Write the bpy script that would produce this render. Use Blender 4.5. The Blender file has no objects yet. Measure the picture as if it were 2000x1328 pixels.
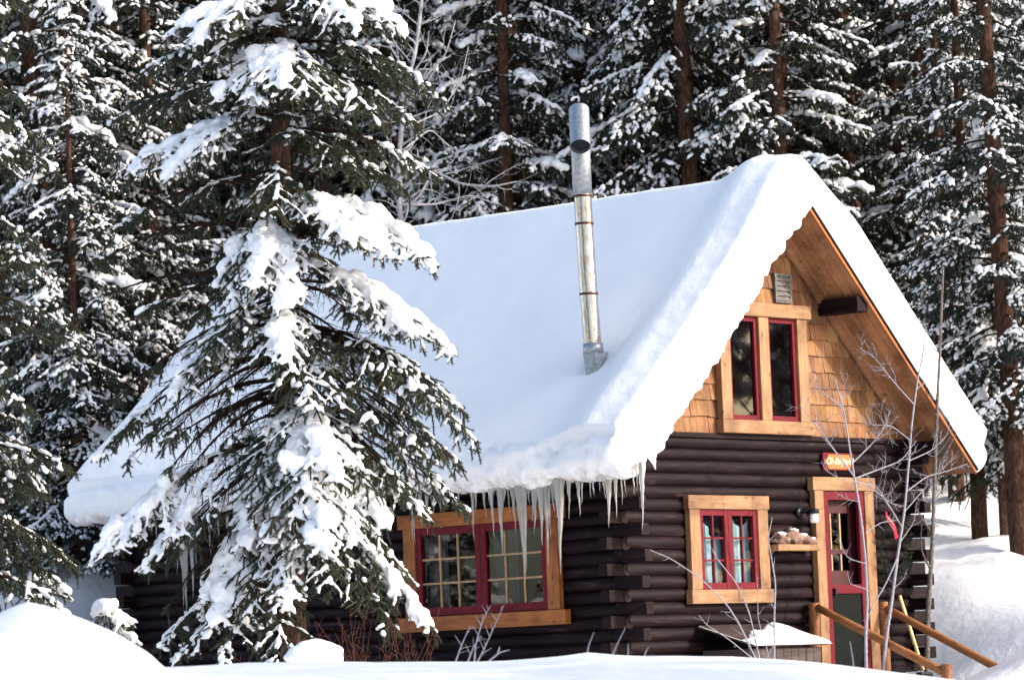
import bpy, bmesh, math, random
import numpy as np
from mathutils import Matrix, Vector
SC = bpy.context.scene
COL = SC.collection
PI = math.pi
RN = np.random.default_rng(11)

# ------------------------------------------------------------------ camera, sky, sun, exposure
CAM = np.array([-34.8783, -30.2415, -0.3727])
RT = np.array([0.67589, -0.73597, -0.03906])      # right
DN = np.array([0.03905, 0.08868, -0.99529])       # down
FW = np.array([0.73597, 0.67118, 0.08868])        # forward
FPX = 7840.0
cd = bpy.data.cameras.new("camera"); cam = bpy.data.objects.new("camera", cd); COL.objects.link(cam)
cd.sensor_width = 36; cd.lens = FPX / 2000 * 36; cd.clip_start = 0.5; cd.clip_end = 2000
cd.dof.use_dof = True; cd.dof.focus_distance = 44.5; cd.dof.aperture_fstop = 3.2
cam.matrix_world = Matrix(((RT[0], -DN[0], -FW[0], CAM[0]), (RT[1], -DN[1], -FW[1], CAM[1]),
                           (RT[2], -DN[2], -FW[2], CAM[2]), (0, 0, 0, 1)))
SC.camera = cam
SUN_EL, SUN_AZ = 25.0, (0.47, -0.88)               # elevation, horizontal direction towards the sun
h = math.hypot(*SUN_AZ); ce = math.cos(math.radians(SUN_EL))
SD = Vector((SUN_AZ[0] / h * ce, SUN_AZ[1] / h * ce, math.sin(math.radians(SUN_EL))))
sl = bpy.data.lights.new("sun", 'SUN'); sun = bpy.data.objects.new("sun", sl); COL.objects.link(sun)
sl.energy = 2.0; sl.angle = math.radians(0.5); sl.color = (1.0, 0.93, 0.84)
sun.rotation_euler = SD.to_track_quat('Z', 'Y').to_euler()
w = bpy.data.worlds.new("World"); SC.world = w; w.use_nodes = True
nt = w.node_tree; nt.nodes.clear()
sk = nt.nodes.new('ShaderNodeTexSky'); sk.sky_type = 'NISHITA'; sk.sun_disc = False
sk.dust_density = 3.0; sk.ozone_density = 0.6; sk.sun_elevation = math.radians(SUN_EL); sk.sun_rotation = math.atan2(SUN_AZ[0], SUN_AZ[1])
bg = nt.nodes.new('ShaderNodeBackground'); bg.inputs[1].default_value = 0.15
wo = nt.nodes.new('ShaderNodeOutputWorld')
nt.links.new(sk.outputs[0], bg.inputs[0]); nt.links.new(bg.outputs[0], wo.inputs[0])
vs = SC.view_settings; vs.view_transform = 'Standard'; vs.look = 'None'; vs.gamma = 1.0; vs.exposure = 1.36
SC.cycles.use_denoising = True; SC.cycles.max_bounces = 8; SC.cycles.transparent_max_bounces = 12

def P(px, py, s):                                  # the point at depth s seen at a pixel of the 2000 px photograph
    return CAM + s * (FW + RT * ((px - 1000) / FPX) + DN * ((py - 664) / FPX))
def on(px, py, ax, val):                           # the point of a plane x/y/z = val seen at a pixel
    d = FW + RT * ((px - 1000) / FPX) + DN * ((py - 664) / FPX)
    return CAM + d * ((val - CAM[ax]) / d[ax])

# ------------------------------------------------------------------ materials
def mat(name):
    m = bpy.data.materials.new(name); m.use_nodes = True
    return m, m.node_tree, m.node_tree.nodes['Principled BSDF']
def N(t, kind, **kw):
    n = t.nodes.new(kind)
    for k, v in kw.items():
        if k in n.inputs: n.inputs[k].default_value = v
        else: setattr(n, k, v)
    return n
def ramp(t, fac, stops):
    r = t.nodes.new('ShaderNodeValToRGB'); e = r.color_ramp.elements
    while len(e) < len(stops): e.new(0.5)
    for i, (p, c) in enumerate(stops): e[i].position = p; e[i].color = (*c, 1)
    t.links.new(fac, r.inputs[0]); return r.outputs[0]
def coords(t, scale=(1, 1, 1), kind='Object'):
    c = t.nodes.new('ShaderNodeTexCoord'); m = N(t, 'ShaderNodeMapping'); m.inputs['Scale'].default_value = scale
    t.links.new(c.outputs[kind], m.inputs[0]); return m.outputs[0]
def noise(t, vec, scale, detail=4, rough=0.55, dist=0.0):
    n = N(t, 'ShaderNodeTexNoise', Scale=scale, Detail=detail, Roughness=rough, Distortion=dist)
    t.links.new(vec, n.inputs['Vector']); return n.outputs['Fac']
def bump(t, b, hgt, strength, dist):
    n = N(t, 'ShaderNodeBump', Strength=strength, Distance=dist)
    t.links.new(hgt, n.inputs['Height']); t.links.new(n.outputs[0], b.inputs['Normal'])
def mix(t, fac, a, b, mode='MIX'):
    n = t.nodes.new('ShaderNodeMix'); n.data_type = 'RGBA'; n.blend_type = mode
    for v, i in ((fac, 0), (a, 6), (b, 7)):
        if hasattr(v, 'is_linked') or hasattr(v, 'links'): t.links.new(v, n.inputs[i])
        elif isinstance(v, (int, float)): n.inputs[i].default_value = v
        else: n.inputs[i].default_value = (*v, 1)
    return n.outputs[2]

def snow_mat(name, bscale, bstr, bdist, dirt=False):
    m, t, b = mat(name); v = coords(t)
    b.inputs['Roughness'].default_value = 0.62; b.inputs['Specular IOR Level'].default_value = 0.25
    c = ramp(t, noise(t, v, bscale * 0.13, 3), [(0.3, (0.83, 0.83, 0.85)), (0.7, (0.89, 0.89, 0.90))])
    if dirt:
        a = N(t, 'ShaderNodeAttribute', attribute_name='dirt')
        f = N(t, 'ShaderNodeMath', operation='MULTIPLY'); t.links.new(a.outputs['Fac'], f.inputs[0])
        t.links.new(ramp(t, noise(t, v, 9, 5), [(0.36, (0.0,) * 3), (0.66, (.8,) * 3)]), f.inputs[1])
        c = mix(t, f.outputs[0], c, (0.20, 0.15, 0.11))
        c = mix(t, ramp(t, noise(t, v, 38, 2, .5), [(0.735, (0, 0, 0)), (0.76, (.75,) * 3)]), c, (0.10, 0.075, 0.05))
    t.links.new(c, b.inputs['Base Color'])
    n1 = noise(t, v, bscale, 6, 0.6)
    bump(t, b, n1, bstr, bdist)
    return m
M = {}
M['snow'] = snow_mat('snow', 7, 0.35, 0.05)
M['ground_snow'] = snow_mat('ground_snow', 4.5, 0.45, 0.07, True)
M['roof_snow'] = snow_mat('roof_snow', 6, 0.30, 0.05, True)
M['bough_snow'] = snow_mat('bough_snow', 16, 0.4, 0.03)
M['frost'] = (lambda m, t, b: (b.inputs['Base Color'].__setattr__('default_value', (0.21, 0.205, 0.245, 1)), b.inputs['Roughness'].__setattr__('default_value', .8), m)[2])(*mat('frost'))

def needle_mat(name, a, b_, c_):
    m, t, b = mat(name); v = coords(t)
    col = ramp(t, noise(t, v, 2.1, 3), [(0.30, a), (0.52, b_), (0.72, c_)])
    g = N(t, 'ShaderNodeNewGeometry'); oi = N(t, 'ShaderNodeObjectInfo')
    col = mix(t, oi.outputs['Random'], mix(t, 1.0, col, (1.25, 1.05, 0.8), 'MULTIPLY'), mix(t, 1.0, col, (0.85, 1.02, 1.12), 'MULTIPLY'))
    hv = N(t, 'ShaderNodeHueSaturation'); t.links.new(col, hv.inputs['Color'])
    mr = N(t, 'ShaderNodeMapRange'); mr.inputs[3].default_value = 0.55; mr.inputs[4].default_value = 1.6
    t.links.new(g.outputs['Random Per Island'], mr.inputs[0]); t.links.new(mr.outputs[0], hv.inputs['Value'])
    t.links.new(hv.outputs[0], b.inputs['Base Color']); b.inputs['Roughness'].default_value = 0.6
    b.inputs['Specular IOR Level'].default_value = 0.2
    return m
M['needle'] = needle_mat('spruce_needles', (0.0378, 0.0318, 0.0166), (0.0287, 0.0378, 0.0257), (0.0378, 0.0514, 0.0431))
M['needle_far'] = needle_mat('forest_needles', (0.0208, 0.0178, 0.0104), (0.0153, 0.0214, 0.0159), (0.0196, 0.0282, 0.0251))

def bark_mat(name, c0, c1, c2, sc=(9, 9, 2.5)):
    m, t, b = mat(name); v = coords(t, sc)
    n1 = noise(t, v, 3, 6, 0.65, 0.6)
    t.links.new(ramp(t, n1, [(0.3, c0), (0.5, c1), (0.72, c2)]), b.inputs['Base Color'])
    b.inputs['Roughness'].default_value = 0.9; b.inputs['Specular IOR Level'].default_value = 0.1
    bump(t, b, n1, 1.0, 0.05); return m
M['bark'] = bark_mat('spruce_bark', (0.03, 0.018, 0.012), (0.095, 0.05, 0.035), (0.21, 0.13, 0.10))
M['bark_red'] = bark_mat('red_pine_bark', (0.018, 0.010, 0.007), (0.07, 0.034, 0.023), (0.14, 0.082, 0.062))
M['twig'] = bark_mat('twig_bark', (0.02, 0.012, 0.008), (0.05, 0.028, 0.02), (0.09, 0.06, 0.045), (30, 30, 30))
M['grey_bark'] = bark_mat('grey_bark', (0.07, 0.06, 0.055), (0.18, 0.16, 0.15), (0.34, 0.32, 0.32), (20, 20, 8))

def pine_mat(name, axis, c0, c1, c2, tone=False, rough=0.55):
    m, t, b = mat(name)
    s = [26, 26, 26]; s[axis] = 1.6
    v = coords(t, s); n1 = noise(t, v, 1.0, 6, 0.6, 1.4)
    col = ramp(t, n1, [(0.28, c0), (0.5, c1), (0.74, c2)])
    s2 = [6, 6, 6]; s2[axis] = 2.6
    vk = coords(t, s2)
    vo = N(t, 'ShaderNodeTexVoronoi', Scale=1.3, Randomness=1.0); t.links.new(vk, vo.inputs['Vector'])
    kn = ramp(t, vo.outputs['Distance'], [(0.05, (1, 1, 1)), (0.13, (0, 0, 0))])
    col = mix(t, kn, col, (0.09, 0.035, 0.014))
    big = ramp(t, noise(t, coords(t, (1.7, 1.7, 1.7)), 1.5, 3), [(0.32, (0.58, 0.52, 0.48)), (0.5, (0.95, .93, .92)), (0.7, (1.2, 1.17, 1.14))])
    col = mix(t, 1.0, col, big, 'MULTIPLY')
    if tone:
        a = N(t, 'ShaderNodeAttribute', attribute_name='tone')
        col = mix(t, 1.0, col, a.outputs['Color'], 'MULTIPLY')
    t.links.new(col, b.inputs['Base Color']); b.inputs['Roughness'].default_value = rough
    b.inputs['Specular IOR Level'].default_value = 0.3
    bump(t, b, n1, 0.5, 0.01); return m
for i, ax in enumerate('xyz'):
    M['pine_' + ax] = pine_mat('honey_pine_' + ax, i, (0.1804, 0.0866, 0.0397), (0.2670, 0.1443, 0.0686), (0.3175, 0.1912, 0.1046))
    M['stain_' + ax] = pine_mat('orange_pine_' + ax, i, (0.2050, 0.0615, 0.0148), (0.3116, 0.1025, 0.0246), (0.3690, 0.1394, 0.0369))
M['shingle'] = pine_mat('cedar_shingle', 2, (0.1515, 0.0613, 0.0253), (0.2453, 0.1227, 0.0541), (0.3175, 0.1912, 0.1010), True, 0.8)
M['soffit'] = pine_mat('soffit_board', 0, (0.2165, 0.0938, 0.0433), (0.3247, 0.1588, 0.0794), (0.3824, 0.2093, 0.1118), True)
M['rail'] = pine_mat('peeled_rail', 1, (0.1588, 0.0541, 0.0180), (0.2598, 0.1046, 0.0361), (0.3175, 0.1551, 0.0686))
M['grey_wood'] = pine_mat('weathered_board', 0, (0.025, 0.017, 0.016), (0.055, 0.038, 0.036), (0.11, 0.085, 0.08))

def log_mat(name, axis):
    m, t, b = mat(name)
    s = [9, 9, 9]; s[axis] = 1.1
    v = coords(t, s); n1 = noise(t, v, 1.4, 7, 0.68, 0.7)
    s2 = [40, 40, 40]; s2[axis] = 3
    n2 = noise(t, coords(t, s2), 1, 4)
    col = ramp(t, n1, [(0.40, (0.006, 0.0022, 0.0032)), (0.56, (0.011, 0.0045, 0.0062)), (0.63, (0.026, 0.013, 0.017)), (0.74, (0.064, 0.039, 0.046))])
    s3 = [22, 22, 22]; s3[axis] = 0.5; n3 = noise(t, coords(t, s3), 1.2, 3, 0.5, 0.4)
    col = mix(t, ramp(t, n3, [(0.33, (1, 1, 1)), (0.37, (0, 0, 0))]), col, (0.004, 0.003, 0.003))
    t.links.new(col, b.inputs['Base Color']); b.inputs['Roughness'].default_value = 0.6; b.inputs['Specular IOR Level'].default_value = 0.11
    bump(t, b, n2, 0.5, 0.012); return m
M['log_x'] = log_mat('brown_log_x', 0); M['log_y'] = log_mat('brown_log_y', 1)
def plain(name, c, rough=0.5, metal=0.0, nsc=20, var=0.25, bmp=0.1, spec=0.3):
    m, t, b = mat(name); n1 = noise(t, coords(t), nsc, 4)
    t.links.new(ramp(t, n1, [(0.3, tuple(x * (1 - var) for x in c)), (0.7, tuple(min(1, x * (1 + var)) for x in c))]), b.inputs['Base Color'])
    b.inputs['Roughness'].default_value = rough; b.inputs['Metallic'].default_value = metal; b.inputs['Specular IOR Level'].default_value = spec
    bump(t, b, n1, bmp, 0.01); return m
M['red'] = plain('crimson_paint', (0.1148, 0.0051, 0.0127), 0.5, 0, 20, .25, .1, .15)
M['black'] = plain('black_metal', (0.012, 0.014, 0.02), 0.4, 0.3)
M['lampglass'] = plain('frosted_glass', (0.8, 0.82, 0.85), 0.3)
M['curtain'] = plain('pale_blue_curtain', (0.26, 0.40, 0.46), 0.9, 0, 9, 0.2)
M['curtain_dark'] = plain('grey_curtain', (0.0500, 0.0550, 0.0600), 0.9, 0, 5, 0.4)
M['screen'] = plain('insect_screen', (0.011, 0.013, 0.012), 0.9, 0, 60, 0.35, .1, .05)
M['tan'] = plain('tan_muntin', (0.36, 0.23, 0.12), 0.5)
M['stone'] = plain('pink_stone', (0.20, 0.12, 0.095), 0.9, 0, 14, 0.35, 0.6)
M['sign_face'] = plain('sign_gold', (0.42, 0.13, 0.03), 0.5, 0, 12, 0.15)
M['cream'] = plain('cream_paint', (0.62, 0.52, 0.34), 0.5, 0, 10, 0.06)
M['handle'] = plain('yellow_handle', (0.72, 0.56, 0.26), 0.5)
M['louver'] = plain('weathered_louver', (0.1265, 0.1210, 0.1155), 0.8, 0, 15, 0.4)
M['ribbon'] = plain('red_ribbon', (0.30, 0.008, 0.03), 0.5)
M['interior'] = plain('room_floor', (0.06, 0.05, 0.045), 0.8)

m, t, b = mat('stainless_flue'); n1 = noise(t, coords(t, (3, 3, 0.7)), 4, 5, 0.6, 1.0)
t.links.new(ramp(t, n1, [(0.3, (0.42, 0.33, 0.27)), (0.55, (0.66, 0.60, 0.55)), (0.75, (0.5, 0.45, 0.42))]), b.inputs['Base Color'])
b.inputs['Metallic'].default_value = 1.0; b.inputs['Roughness'].default_value = 0.24
bump(t, b, noise(t, coords(t), 5, 3), 0.25, 0.05); M['steel'] = m
M['galv'] = plain('galvanised_hood', (0.36, 0.38, 0.40), 0.42, 0.85, 25, 0.25)
M['scorch'] = plain('scorched_band', (0.07, 0.03, 0.022), 0.5, 0.5)

m, t, b = mat('window_glass'); b.inputs['Base Color'].default_value = (0.005, 0.006, 0.008, 1)
b.inputs['Roughness'].default_value = 0.02; b.inputs['Specular IOR Level'].default_value = 0.65
bump(t, b, noise(t, coords(t), 2.2, 2), 0.05, 0.05)
tr = t.nodes.new('ShaderNodeBsdfTransparent'); mx = t.nodes.new('ShaderNodeMixShader'); mx.inputs[0].default_value = 0.55
fr = N(t, 'ShaderNodeFresnel', IOR=1.45); gl = N(t, 'ShaderNodeBsdfGlossy', Roughness=0.02); mx2 = t.nodes.new('ShaderNodeMixShader')
ad = N(t, 'ShaderNodeMath', operation='ADD'); ad.inputs[1].default_value = 0.03; t.links.new(fr.outputs[0], ad.inputs[0])
t.links.new(ad.outputs[0], mx2.inputs[0]); t.links.new(tr.outputs[0], mx2.inputs[1]); t.links.new(gl.outputs[0], mx2.inputs[2])
t.links.new(mx2.outputs[0], t.nodes['Material Output'].inputs[0]); M['glass'] = m

m, t, b = mat('ice'); n1 = noise(t, coords(t, (1, 1, .4)), 8, 4)
t.links.new(ramp(t, n1, [(0.35, (0.74, 0.70, 0.62)), (0.65, (0.84, 0.86, 0.88))]), b.inputs['Base Color'])
b.inputs['Roughness'].default_value = 0.1; b.inputs['Transmission Weight'].default_value = 0.7; b.inputs['IOR'].default_value = 1.31
bump(t, b, noise(t, coords(t, (1, 1, .3)), 22, 3), 0.5, 0.02); M['ice'] = m

# ------------------------------------------------------------------ helpers
def mesh(name, verts, faces, m, parent=None, smooth=False, attr=None):
    """one mesh object; verts (n,3) array, faces list or list of (k,) index arrays of equal size"""
    me = bpy.data.meshes.new(name)
    v = np.asarray(verts, np.float32).reshape(-1, 3)
    blocks = faces if isinstance(faces, list) else [faces]
    loops = np.concatenate([np.asarray(f, np.int32).ravel() for f in blocks])
    tot = np.concatenate([np.full(len(f), np.asarray(f).shape[1], np.int32) for f in blocks])
    me.vertices.add(len(v)); me.vertices.foreach_set('co', v.ravel())
    me.loops.add(len(loops)); me.loops.foreach_set('vertex_index', loops)
    me.polygons.add(len(tot)); st = np.concatenate([[0], np.cumsum(tot)[:-1]]).astype(np.int32)
    me.polygons.foreach_set('loop_start', st); me.polygons.foreach_set('loop_total', tot)
    me.polygons.foreach_set('use_smooth', np.full(len(tot), smooth, bool))
    if attr is not None:
        k, a = attr; at = me.attributes.new(k, 'FLOAT_COLOR' if a.ndim == 2 else 'FLOAT', 'POINT')
        if a.ndim == 2: at.data.foreach_set('color', np.c_[a, np.ones(len(a))].astype(np.float32).ravel())
        else: at.data.foreach_set('value', a.astype(np.float32))
    me.update(); me.validate()
    me.materials.append(m)
    o = bpy.data.objects.new(name, me); COL.objects.link(o)
    if parent is not None: o.parent = parent
    return o
def empty(name, loc=(0, 0, 0)):
    o = bpy.data.objects.new(name, None); COL.objects.link(o); o.location = loc; o.empty_display_size = .2; return o
def tag(o, label, cat, group=None):
    o['label'] = label; o['category'] = cat
    if group: o['group'] = group
    return o
class MB:                                           # collects boxes and tubes into one mesh
    def __init__(s): s.v = []; s.q = []; s.n = 0; s.t = []; s.tr = []
    def add(s, v, q, tone=None, tris=None):
        v = np.asarray(v, float); s.v.append(v)
        if len(q): s.q.append(np.asarray(q) + s.n)
        if tris is not None and len(tris): s.tr.append(np.asarray(tris) + s.n)
        s.t.append(np.tile(tone if tone is not None else (1, 1, 1), (len(v), 1))); s.n += len(v); return s
    def box(s, x0, x1, y0, y1, z0, z1, tone=None, Mx=None):
        v = np.array([(x, y, z) for z in (z0, z1) for y in (y0, y1) for x in (x0, x1)], float)
        if Mx is not None: v = np.array([Mx @ Vector(p) for p in v])
        return s.add(v, [(0, 2, 3, 1), (4, 5, 7, 6), (0, 1, 5, 4), (2, 6, 7, 3), (0, 4, 6, 2), (1, 3, 7, 5)], tone)
    def tube(s, pts, rad, k=10, cap=True, wob=0.0, rng=RN):
        pts = np.asarray(pts, float); n = len(pts); rad = np.broadcast_to(np.asarray(rad, float), (n,))
        tg = np.gradient(pts, axis=0); tg /= np.linalg.norm(tg, axis=1)[:, None] + 1e-9
        ref = np.array([0, 0, 1.]) if abs(tg[0][2]) < .9 else np.array([1., 0, 0])
        vs_ = []
        a = np.linspace(0, 2 * PI, k, endpoint=False)
        for i in range(n):
            u = np.cross(tg[i], ref); u /= np.linalg.norm(u) + 1e-9; v = np.cross(tg[i], u); ref = np.cross(u, tg[i]) if False else ref
            rr = rad[i] * (1 + wob * rng.normal(size=k))
            vs_.append(pts[i] + (np.cos(a) * rr)[:, None] * u + (np.sin(a) * rr)[:, None] * v)
        q = [(i * k + j, i * k + (j + 1) % k, (i + 1) * k + (j + 1) % k, (i + 1) * k + j) for i in range(n - 1) for j in range(k)]
        V = np.concatenate(vs_); T = []
        if cap:
            V = np.concatenate([V, pts[:1], pts[-1:]]); c0, c1 = n * k, n * k + 1
            T = [(c0, (j + 1) % k, j) for j in range(k)] + [(c1, (n - 1) * k + j, (n - 1) * k + (j + 1) % k) for j in range(k)]
        return s.add(V, q, None, T)
    def build(s, name, m, parent=None, smooth=False, bevel=0, tone=False):
        f = ([np.concatenate(s.q)] if s.q else []) + ([np.concatenate(s.tr)] if s.tr else [])
        o = mesh(name, np.concatenate(s.v), f, m, parent, smooth, ('tone', np.concatenate(s.t)) if tone else None)
        if bevel:
            b = o.modifiers.new('bevel', 'BEVEL'); b.width = bevel; b.segments = 2; b.limit_method = 'ANGLE'
        return o
def box(name, x0, x1, y0, y1, z0, z1, m, parent=None, bevel=0.006):
    return MB().box(x0, x1, y0, y1, z0, z1).build(name, m, parent, bevel=bevel)
def vnoise(p, seed=0):                              # smooth value noise of (n,3) points, about -1..1
    p = np.asarray(p, float); i = np.floor(p).astype(np.int64); f = p - i; f = f * f * (3 - 2 * f)
    def hsh(a):
        n = (a[:, 0] * 73856093) ^ (a[:, 1] * 19349663) ^ (a[:, 2] * 83492791) ^ (seed * 2654435761)
        n = (n ^ (n >> 13)) * 1274126177; n = n ^ (n >> 16); return (n & 0xffff) / 32767.5 - 1
    r = 0
    for dx in (0, 1):
        for dy in (0, 1):
            for dz in (0, 1):
                wgt = (f[:, 0] if dx else 1 - f[:, 0]) * (f[:, 1] if dy else 1 - f[:, 1]) * (f[:, 2] if dz else 1 - f[:, 2])
                r = r + wgt * hsh(i + np.array([dx, dy, dz]))
    return r
def fbm(p, o=4, seed=0):
    r = 0; a = 1; p = np.asarray(p, float)
    for k in range(o): r = r + a * vnoise(p, seed + k); p = p * 2.03 + 7.1; a *= 0.5
    return r
def sm(x, a, b):
    t_ = np.clip((x - a) / (b - a), 0, 1); return t_ * t_ * (3 - 2 * t_)

# ------------------------------------------------------------------ ground
DH = np.array([0.7389, 0.6738]); RH = np.array([0.6738, -0.7389])
_cx = np.array([-900, 0, 330, 520, 800, 1000, 1090, 1150, 1230, 1420, 1500, 1640, 1820, 2000, 2600])
_cy = np.array([1330, 1318, 1300, 1293, 1291, 1290, 1284, 1274, 1280, 1282, 1285, 1299, 1322, 1346, 1420])
S_CREST = 31.0
_ct = np.array([(P(a, b_, S_CREST)[:2] - CAM[:2]) @ RH for a, b_ in zip(_cx, _cy)])
_cz = np.array([P(a, b_, S_CREST)[2] for a, b_ in zip(_cx, _cy)])
def ground_z(x, y):
    x = np.asarray(x, float); y = np.asarray(y, float)
    s = (x - CAM[0]) * DH[0] + (y - CAM[1]) * DH[1]; tt = (x - CAM[0]) * RH[0] + (y - CAM[1]) * RH[1]
    crest = np.interp(tt, _ct, _cz)
    p3 = np.stack([x, y, x * 0], -1).reshape(-1, 3)
    nz = fbm(p3 * 0.35, 3, 3).reshape(x.shape); nf = fbm(p3 * 1.3, 3, 8).reshape(x.shape)
    yard = -0.50 + 0.04 * nz
    near = -2.0 + (crest + 2.0) * np.clip((s - 2) / (S_CREST - 2), 0, 1)
    z = np.where(s < S_CREST, near, crest + (yard - crest) * sm(s, S_CREST + .4, S_CREST + 5.5))
    # hillside behind the cabin
    dxh = np.maximum(np.maximum(-1.6 - x, x - 6.0), 0); dyh = np.maximum(np.maximum(-2.4 - y, y - 9.4), 0); dh = np.hypot(dxh, dyh)
    hill = 0.90 * sm(s, 45.5, 50.5) + 0.66 * sm(s, 51.0, 53.4) * (1 + .3 * nz + .1 * nf) + 0.21 * np.maximum(s - 52, 0) + 0.15 * sm(s, 54, 62)
    hill = hill * sm(dh, 0.0, 1.5) + .55 * sm(tt, 4.6, 6.6) * sm(s, 45, 47.5) * (1 - sm(s, 48.5, 50.5))
    hill = hill + .03 * nf * sm(s, 50.5, 51.5) * (1 - sm(s, 53, 54.5))
    z = z + hill + 0.05 * nz * sm(s, 36, 44) + 0.03 * nf * sm(s, 45, 52) + .012 * nf * sm(s, 15, 28)
    return z
sg = np.concatenate([np.arange(-60, 18, 3.), np.arange(18, 27, .6), np.arange(27, 37, .2), np.arange(37, 62, .3), np.arange(62, 100, 1.2), np.arange(100, 330, 10.)])
tg_ = np.concatenate([np.arange(-160, -16, 6.), np.arange(-16, 16, .22), np.arange(16, 161, 6.)])
S_, T_ = np.meshgrid(sg, tg_, indexing='ij')
X_ = CAM[0] + S_ * DH[0] + T_ * RH[0]; Y_ = CAM[1] + S_ * DH[1] + T_ * RH[1]
ns_, nt_ = S_.shape
ii = (np.arange(ns_ - 1)[:, None] * nt_ + np.arange(nt_ - 1)[None]).ravel()
g = mesh('snowy_ground', np.stack([X_, Y_, ground_z(X_, Y_)], -1), np.stack([ii, ii + 1, ii + nt_ + 1, ii + nt_], -1), M['ground_snow'], None, True)
g['kind'] = 'structure'
def gz(x, y): return float(ground_z(np.array([x]), np.array([y]))[0])

# ------------------------------------------------------------------ the cabin
W, L = 5.42, 8.3; XC = 2.77; ZA = 5.45            # width, length, ridge x, soffit apex
OV, BK = 0.68, 0.45; HS = 3.25                    # overhang in front, behind, half span of the roof
cabin = tag(empty('log_cabin', (0, 0, 0)), 'dark brown log cabin with orange gable and steep snow-laden roof', 'cabin')
LR, PITCH = 0.083, 0.15
FS, SS = -.145, -.09                                # places of the front and side openings along their walls
holes_f = [(1.39 + FS, 2.49 + FS, .78, 1.75), (3.74 + FS, 4.59 + FS, -1, 2.0)]
holes_s = [(1.12 + SS, 3.23 + SS, .63, 1.69)]
def log_wall(name, axis, fixed, length, holes, m, ends, par, inner=1):
    mb = MB()
    for i in range(-2, 17):
        zc = PITCH * (i + .5) + .065
        if zc > 2.58: break
        spans = [(0.0, length)] if i % 2 == par else [(-.075, length + .075)]
        for a, b_, z0, z1 in holes:
            if z0 < zc < z1:
                spans = [q for s0, s1 in spans for q in ((s0, min(s1, a)), (max(s0, b_), s1)) if q[1] - q[0] > .05]
        rr = LR * RN.uniform(.93, 1.06); dz = RN.normal() * .004; off = RN.normal() * .004
        for s0, s1 in spans:
            n = max(3, int((s1 - s0) / .25)); u = np.linspace(s0, s1, n)
            pts = np.zeros((n, 3)); pts[:, axis] = u; pts[:, 1 - axis] = fixed + off; pts[:, 2] = zc + dz
            mb.tube(pts, rr * (1 + .02 * RN.normal(size=n)), 14, True, 0.012)
        if (i % 2) == par:                         # hewn log ends passing the corner
            for (e0, e1) in ends:
                hz = .0735 * RN.uniform(.95, 1.0); ln = RN.uniform(-.04, .04)
                if e0 < 0: e0 += ln
                else: e1 += ln
                a = [0, 0]; 
                if axis == 0: mb.box(e0, e1, fixed - .068, fixed + .068, zc - hz, zc + hz)
                else: mb.box(fixed - .068, fixed + .068, e0, e1, zc - hz, zc + hz)
    return mb.build(name, m, cabin, False, 0.008)
def shade_auto(o):
    o.data.polygons.foreach_set('use_smooth', np.ones(len(o.data.polygons), bool))
    o.data.set_sharp_from_angle(angle=math.radians(40)); return o
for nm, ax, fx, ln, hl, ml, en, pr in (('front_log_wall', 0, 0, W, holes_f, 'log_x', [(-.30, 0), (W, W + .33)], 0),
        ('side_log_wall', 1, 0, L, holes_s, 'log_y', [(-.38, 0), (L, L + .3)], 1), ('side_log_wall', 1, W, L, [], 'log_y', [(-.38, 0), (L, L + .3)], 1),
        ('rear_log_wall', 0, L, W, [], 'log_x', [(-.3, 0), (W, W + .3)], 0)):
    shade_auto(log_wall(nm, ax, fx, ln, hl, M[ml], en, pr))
box('cap_board', -.02, W + .02, -.10, .05, 2.585, 2.645, M['log_x'], cabin, 0.008)
box('floor', .05, W - .05, .05, L - .05, -.25, -.05, M['interior'], cabin, 0)
# gable shingles
mb = MB()
GA, GB = 2.1 + FS, 3.4 + FS
zr = lambda x: ZA + .03 - abs(x - XC)
for pl in ([(-.05, 2.6), (GA, 2.6), (GA, zr(GA)), (-.05, 2.62)], [(GB, 2.6), (W + .05, 2.6), (W + .05, 2.62), (GB, zr(GB))], [(GA, 4.06), (GB, 4.06), (GB, zr(GB)), (GA, zr(GA))], [(GA, 2.6), (GB, 2.6), (GB, 2.8), (GA, 2.8)]):
    mb.add([(x, -.02, z) for x, z in pl], [(0, 1, 2, 3)], (.4, .3, .25))
mb.add([(XC - .6, -.02, zr(XC - .6)), (XC + .6, -.02, zr(XC - .6)), (XC, -.02, ZA + .03)], [], (.4, .3, .25), [(0, 1, 2)])
row = 0; z0 = 2.645
while z0 < ZA:
    x = -.1 + RN.uniform(-.1, 0)
    while x < W + .1:
        wd = RN.choice([.09, .12, .15, .18, .22]) * RN.uniform(.9, 1.1); xa, xb = x, min(x + wd, W + .2); x += wd
        top = ZA - min(abs(xa - XC), abs(xb - XC), abs((xa + xb) / 2 - XC))
        if z0 > top + .02: continue
        if xb > GA - .02 and xa < GB + .02 and z0 < 4.03 and z0 + .2 > 2.7: continue
        zb = z0 + RN.uniform(-.008, .008); zt = z0 + .26
        fl = lambda xx: min(zt, ZA - abs(xx - XC) + .05)
        if fl(xa) < zb + .01 and fl(xb) < zb + .01: continue
        ta, tb = max(fl(xa), zb + .005), max(fl(xb), zb + .005)
        y0, y1 = -.062 + RN.uniform(-.006, .004), -.03
        k = RN.choice([RN.uniform(.8, 1.2), RN.uniform(.6, 1.0)]); tn = (k, k * RN.uniform(.88, 1.04), k * RN.uniform(.85, 1.1))
        g_ = .0025
        v = [(xa + g_, y0, zb), (xb - g_, y0, zb), (xb - g_, y1, tb), (xa + g_, y1, ta), (xa + g_, -.021, zb), (xb - g_, -.021, zb), (xb - g_, -.021, tb), (xa + g_, -.021, ta)]
        mb.add(v, [(0, 1, 2, 3), (4, 0, 3, 7), (1, 5, 6, 2), (4, 5, 1, 0)], tn)
    z0 += .197; row += 1
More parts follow.
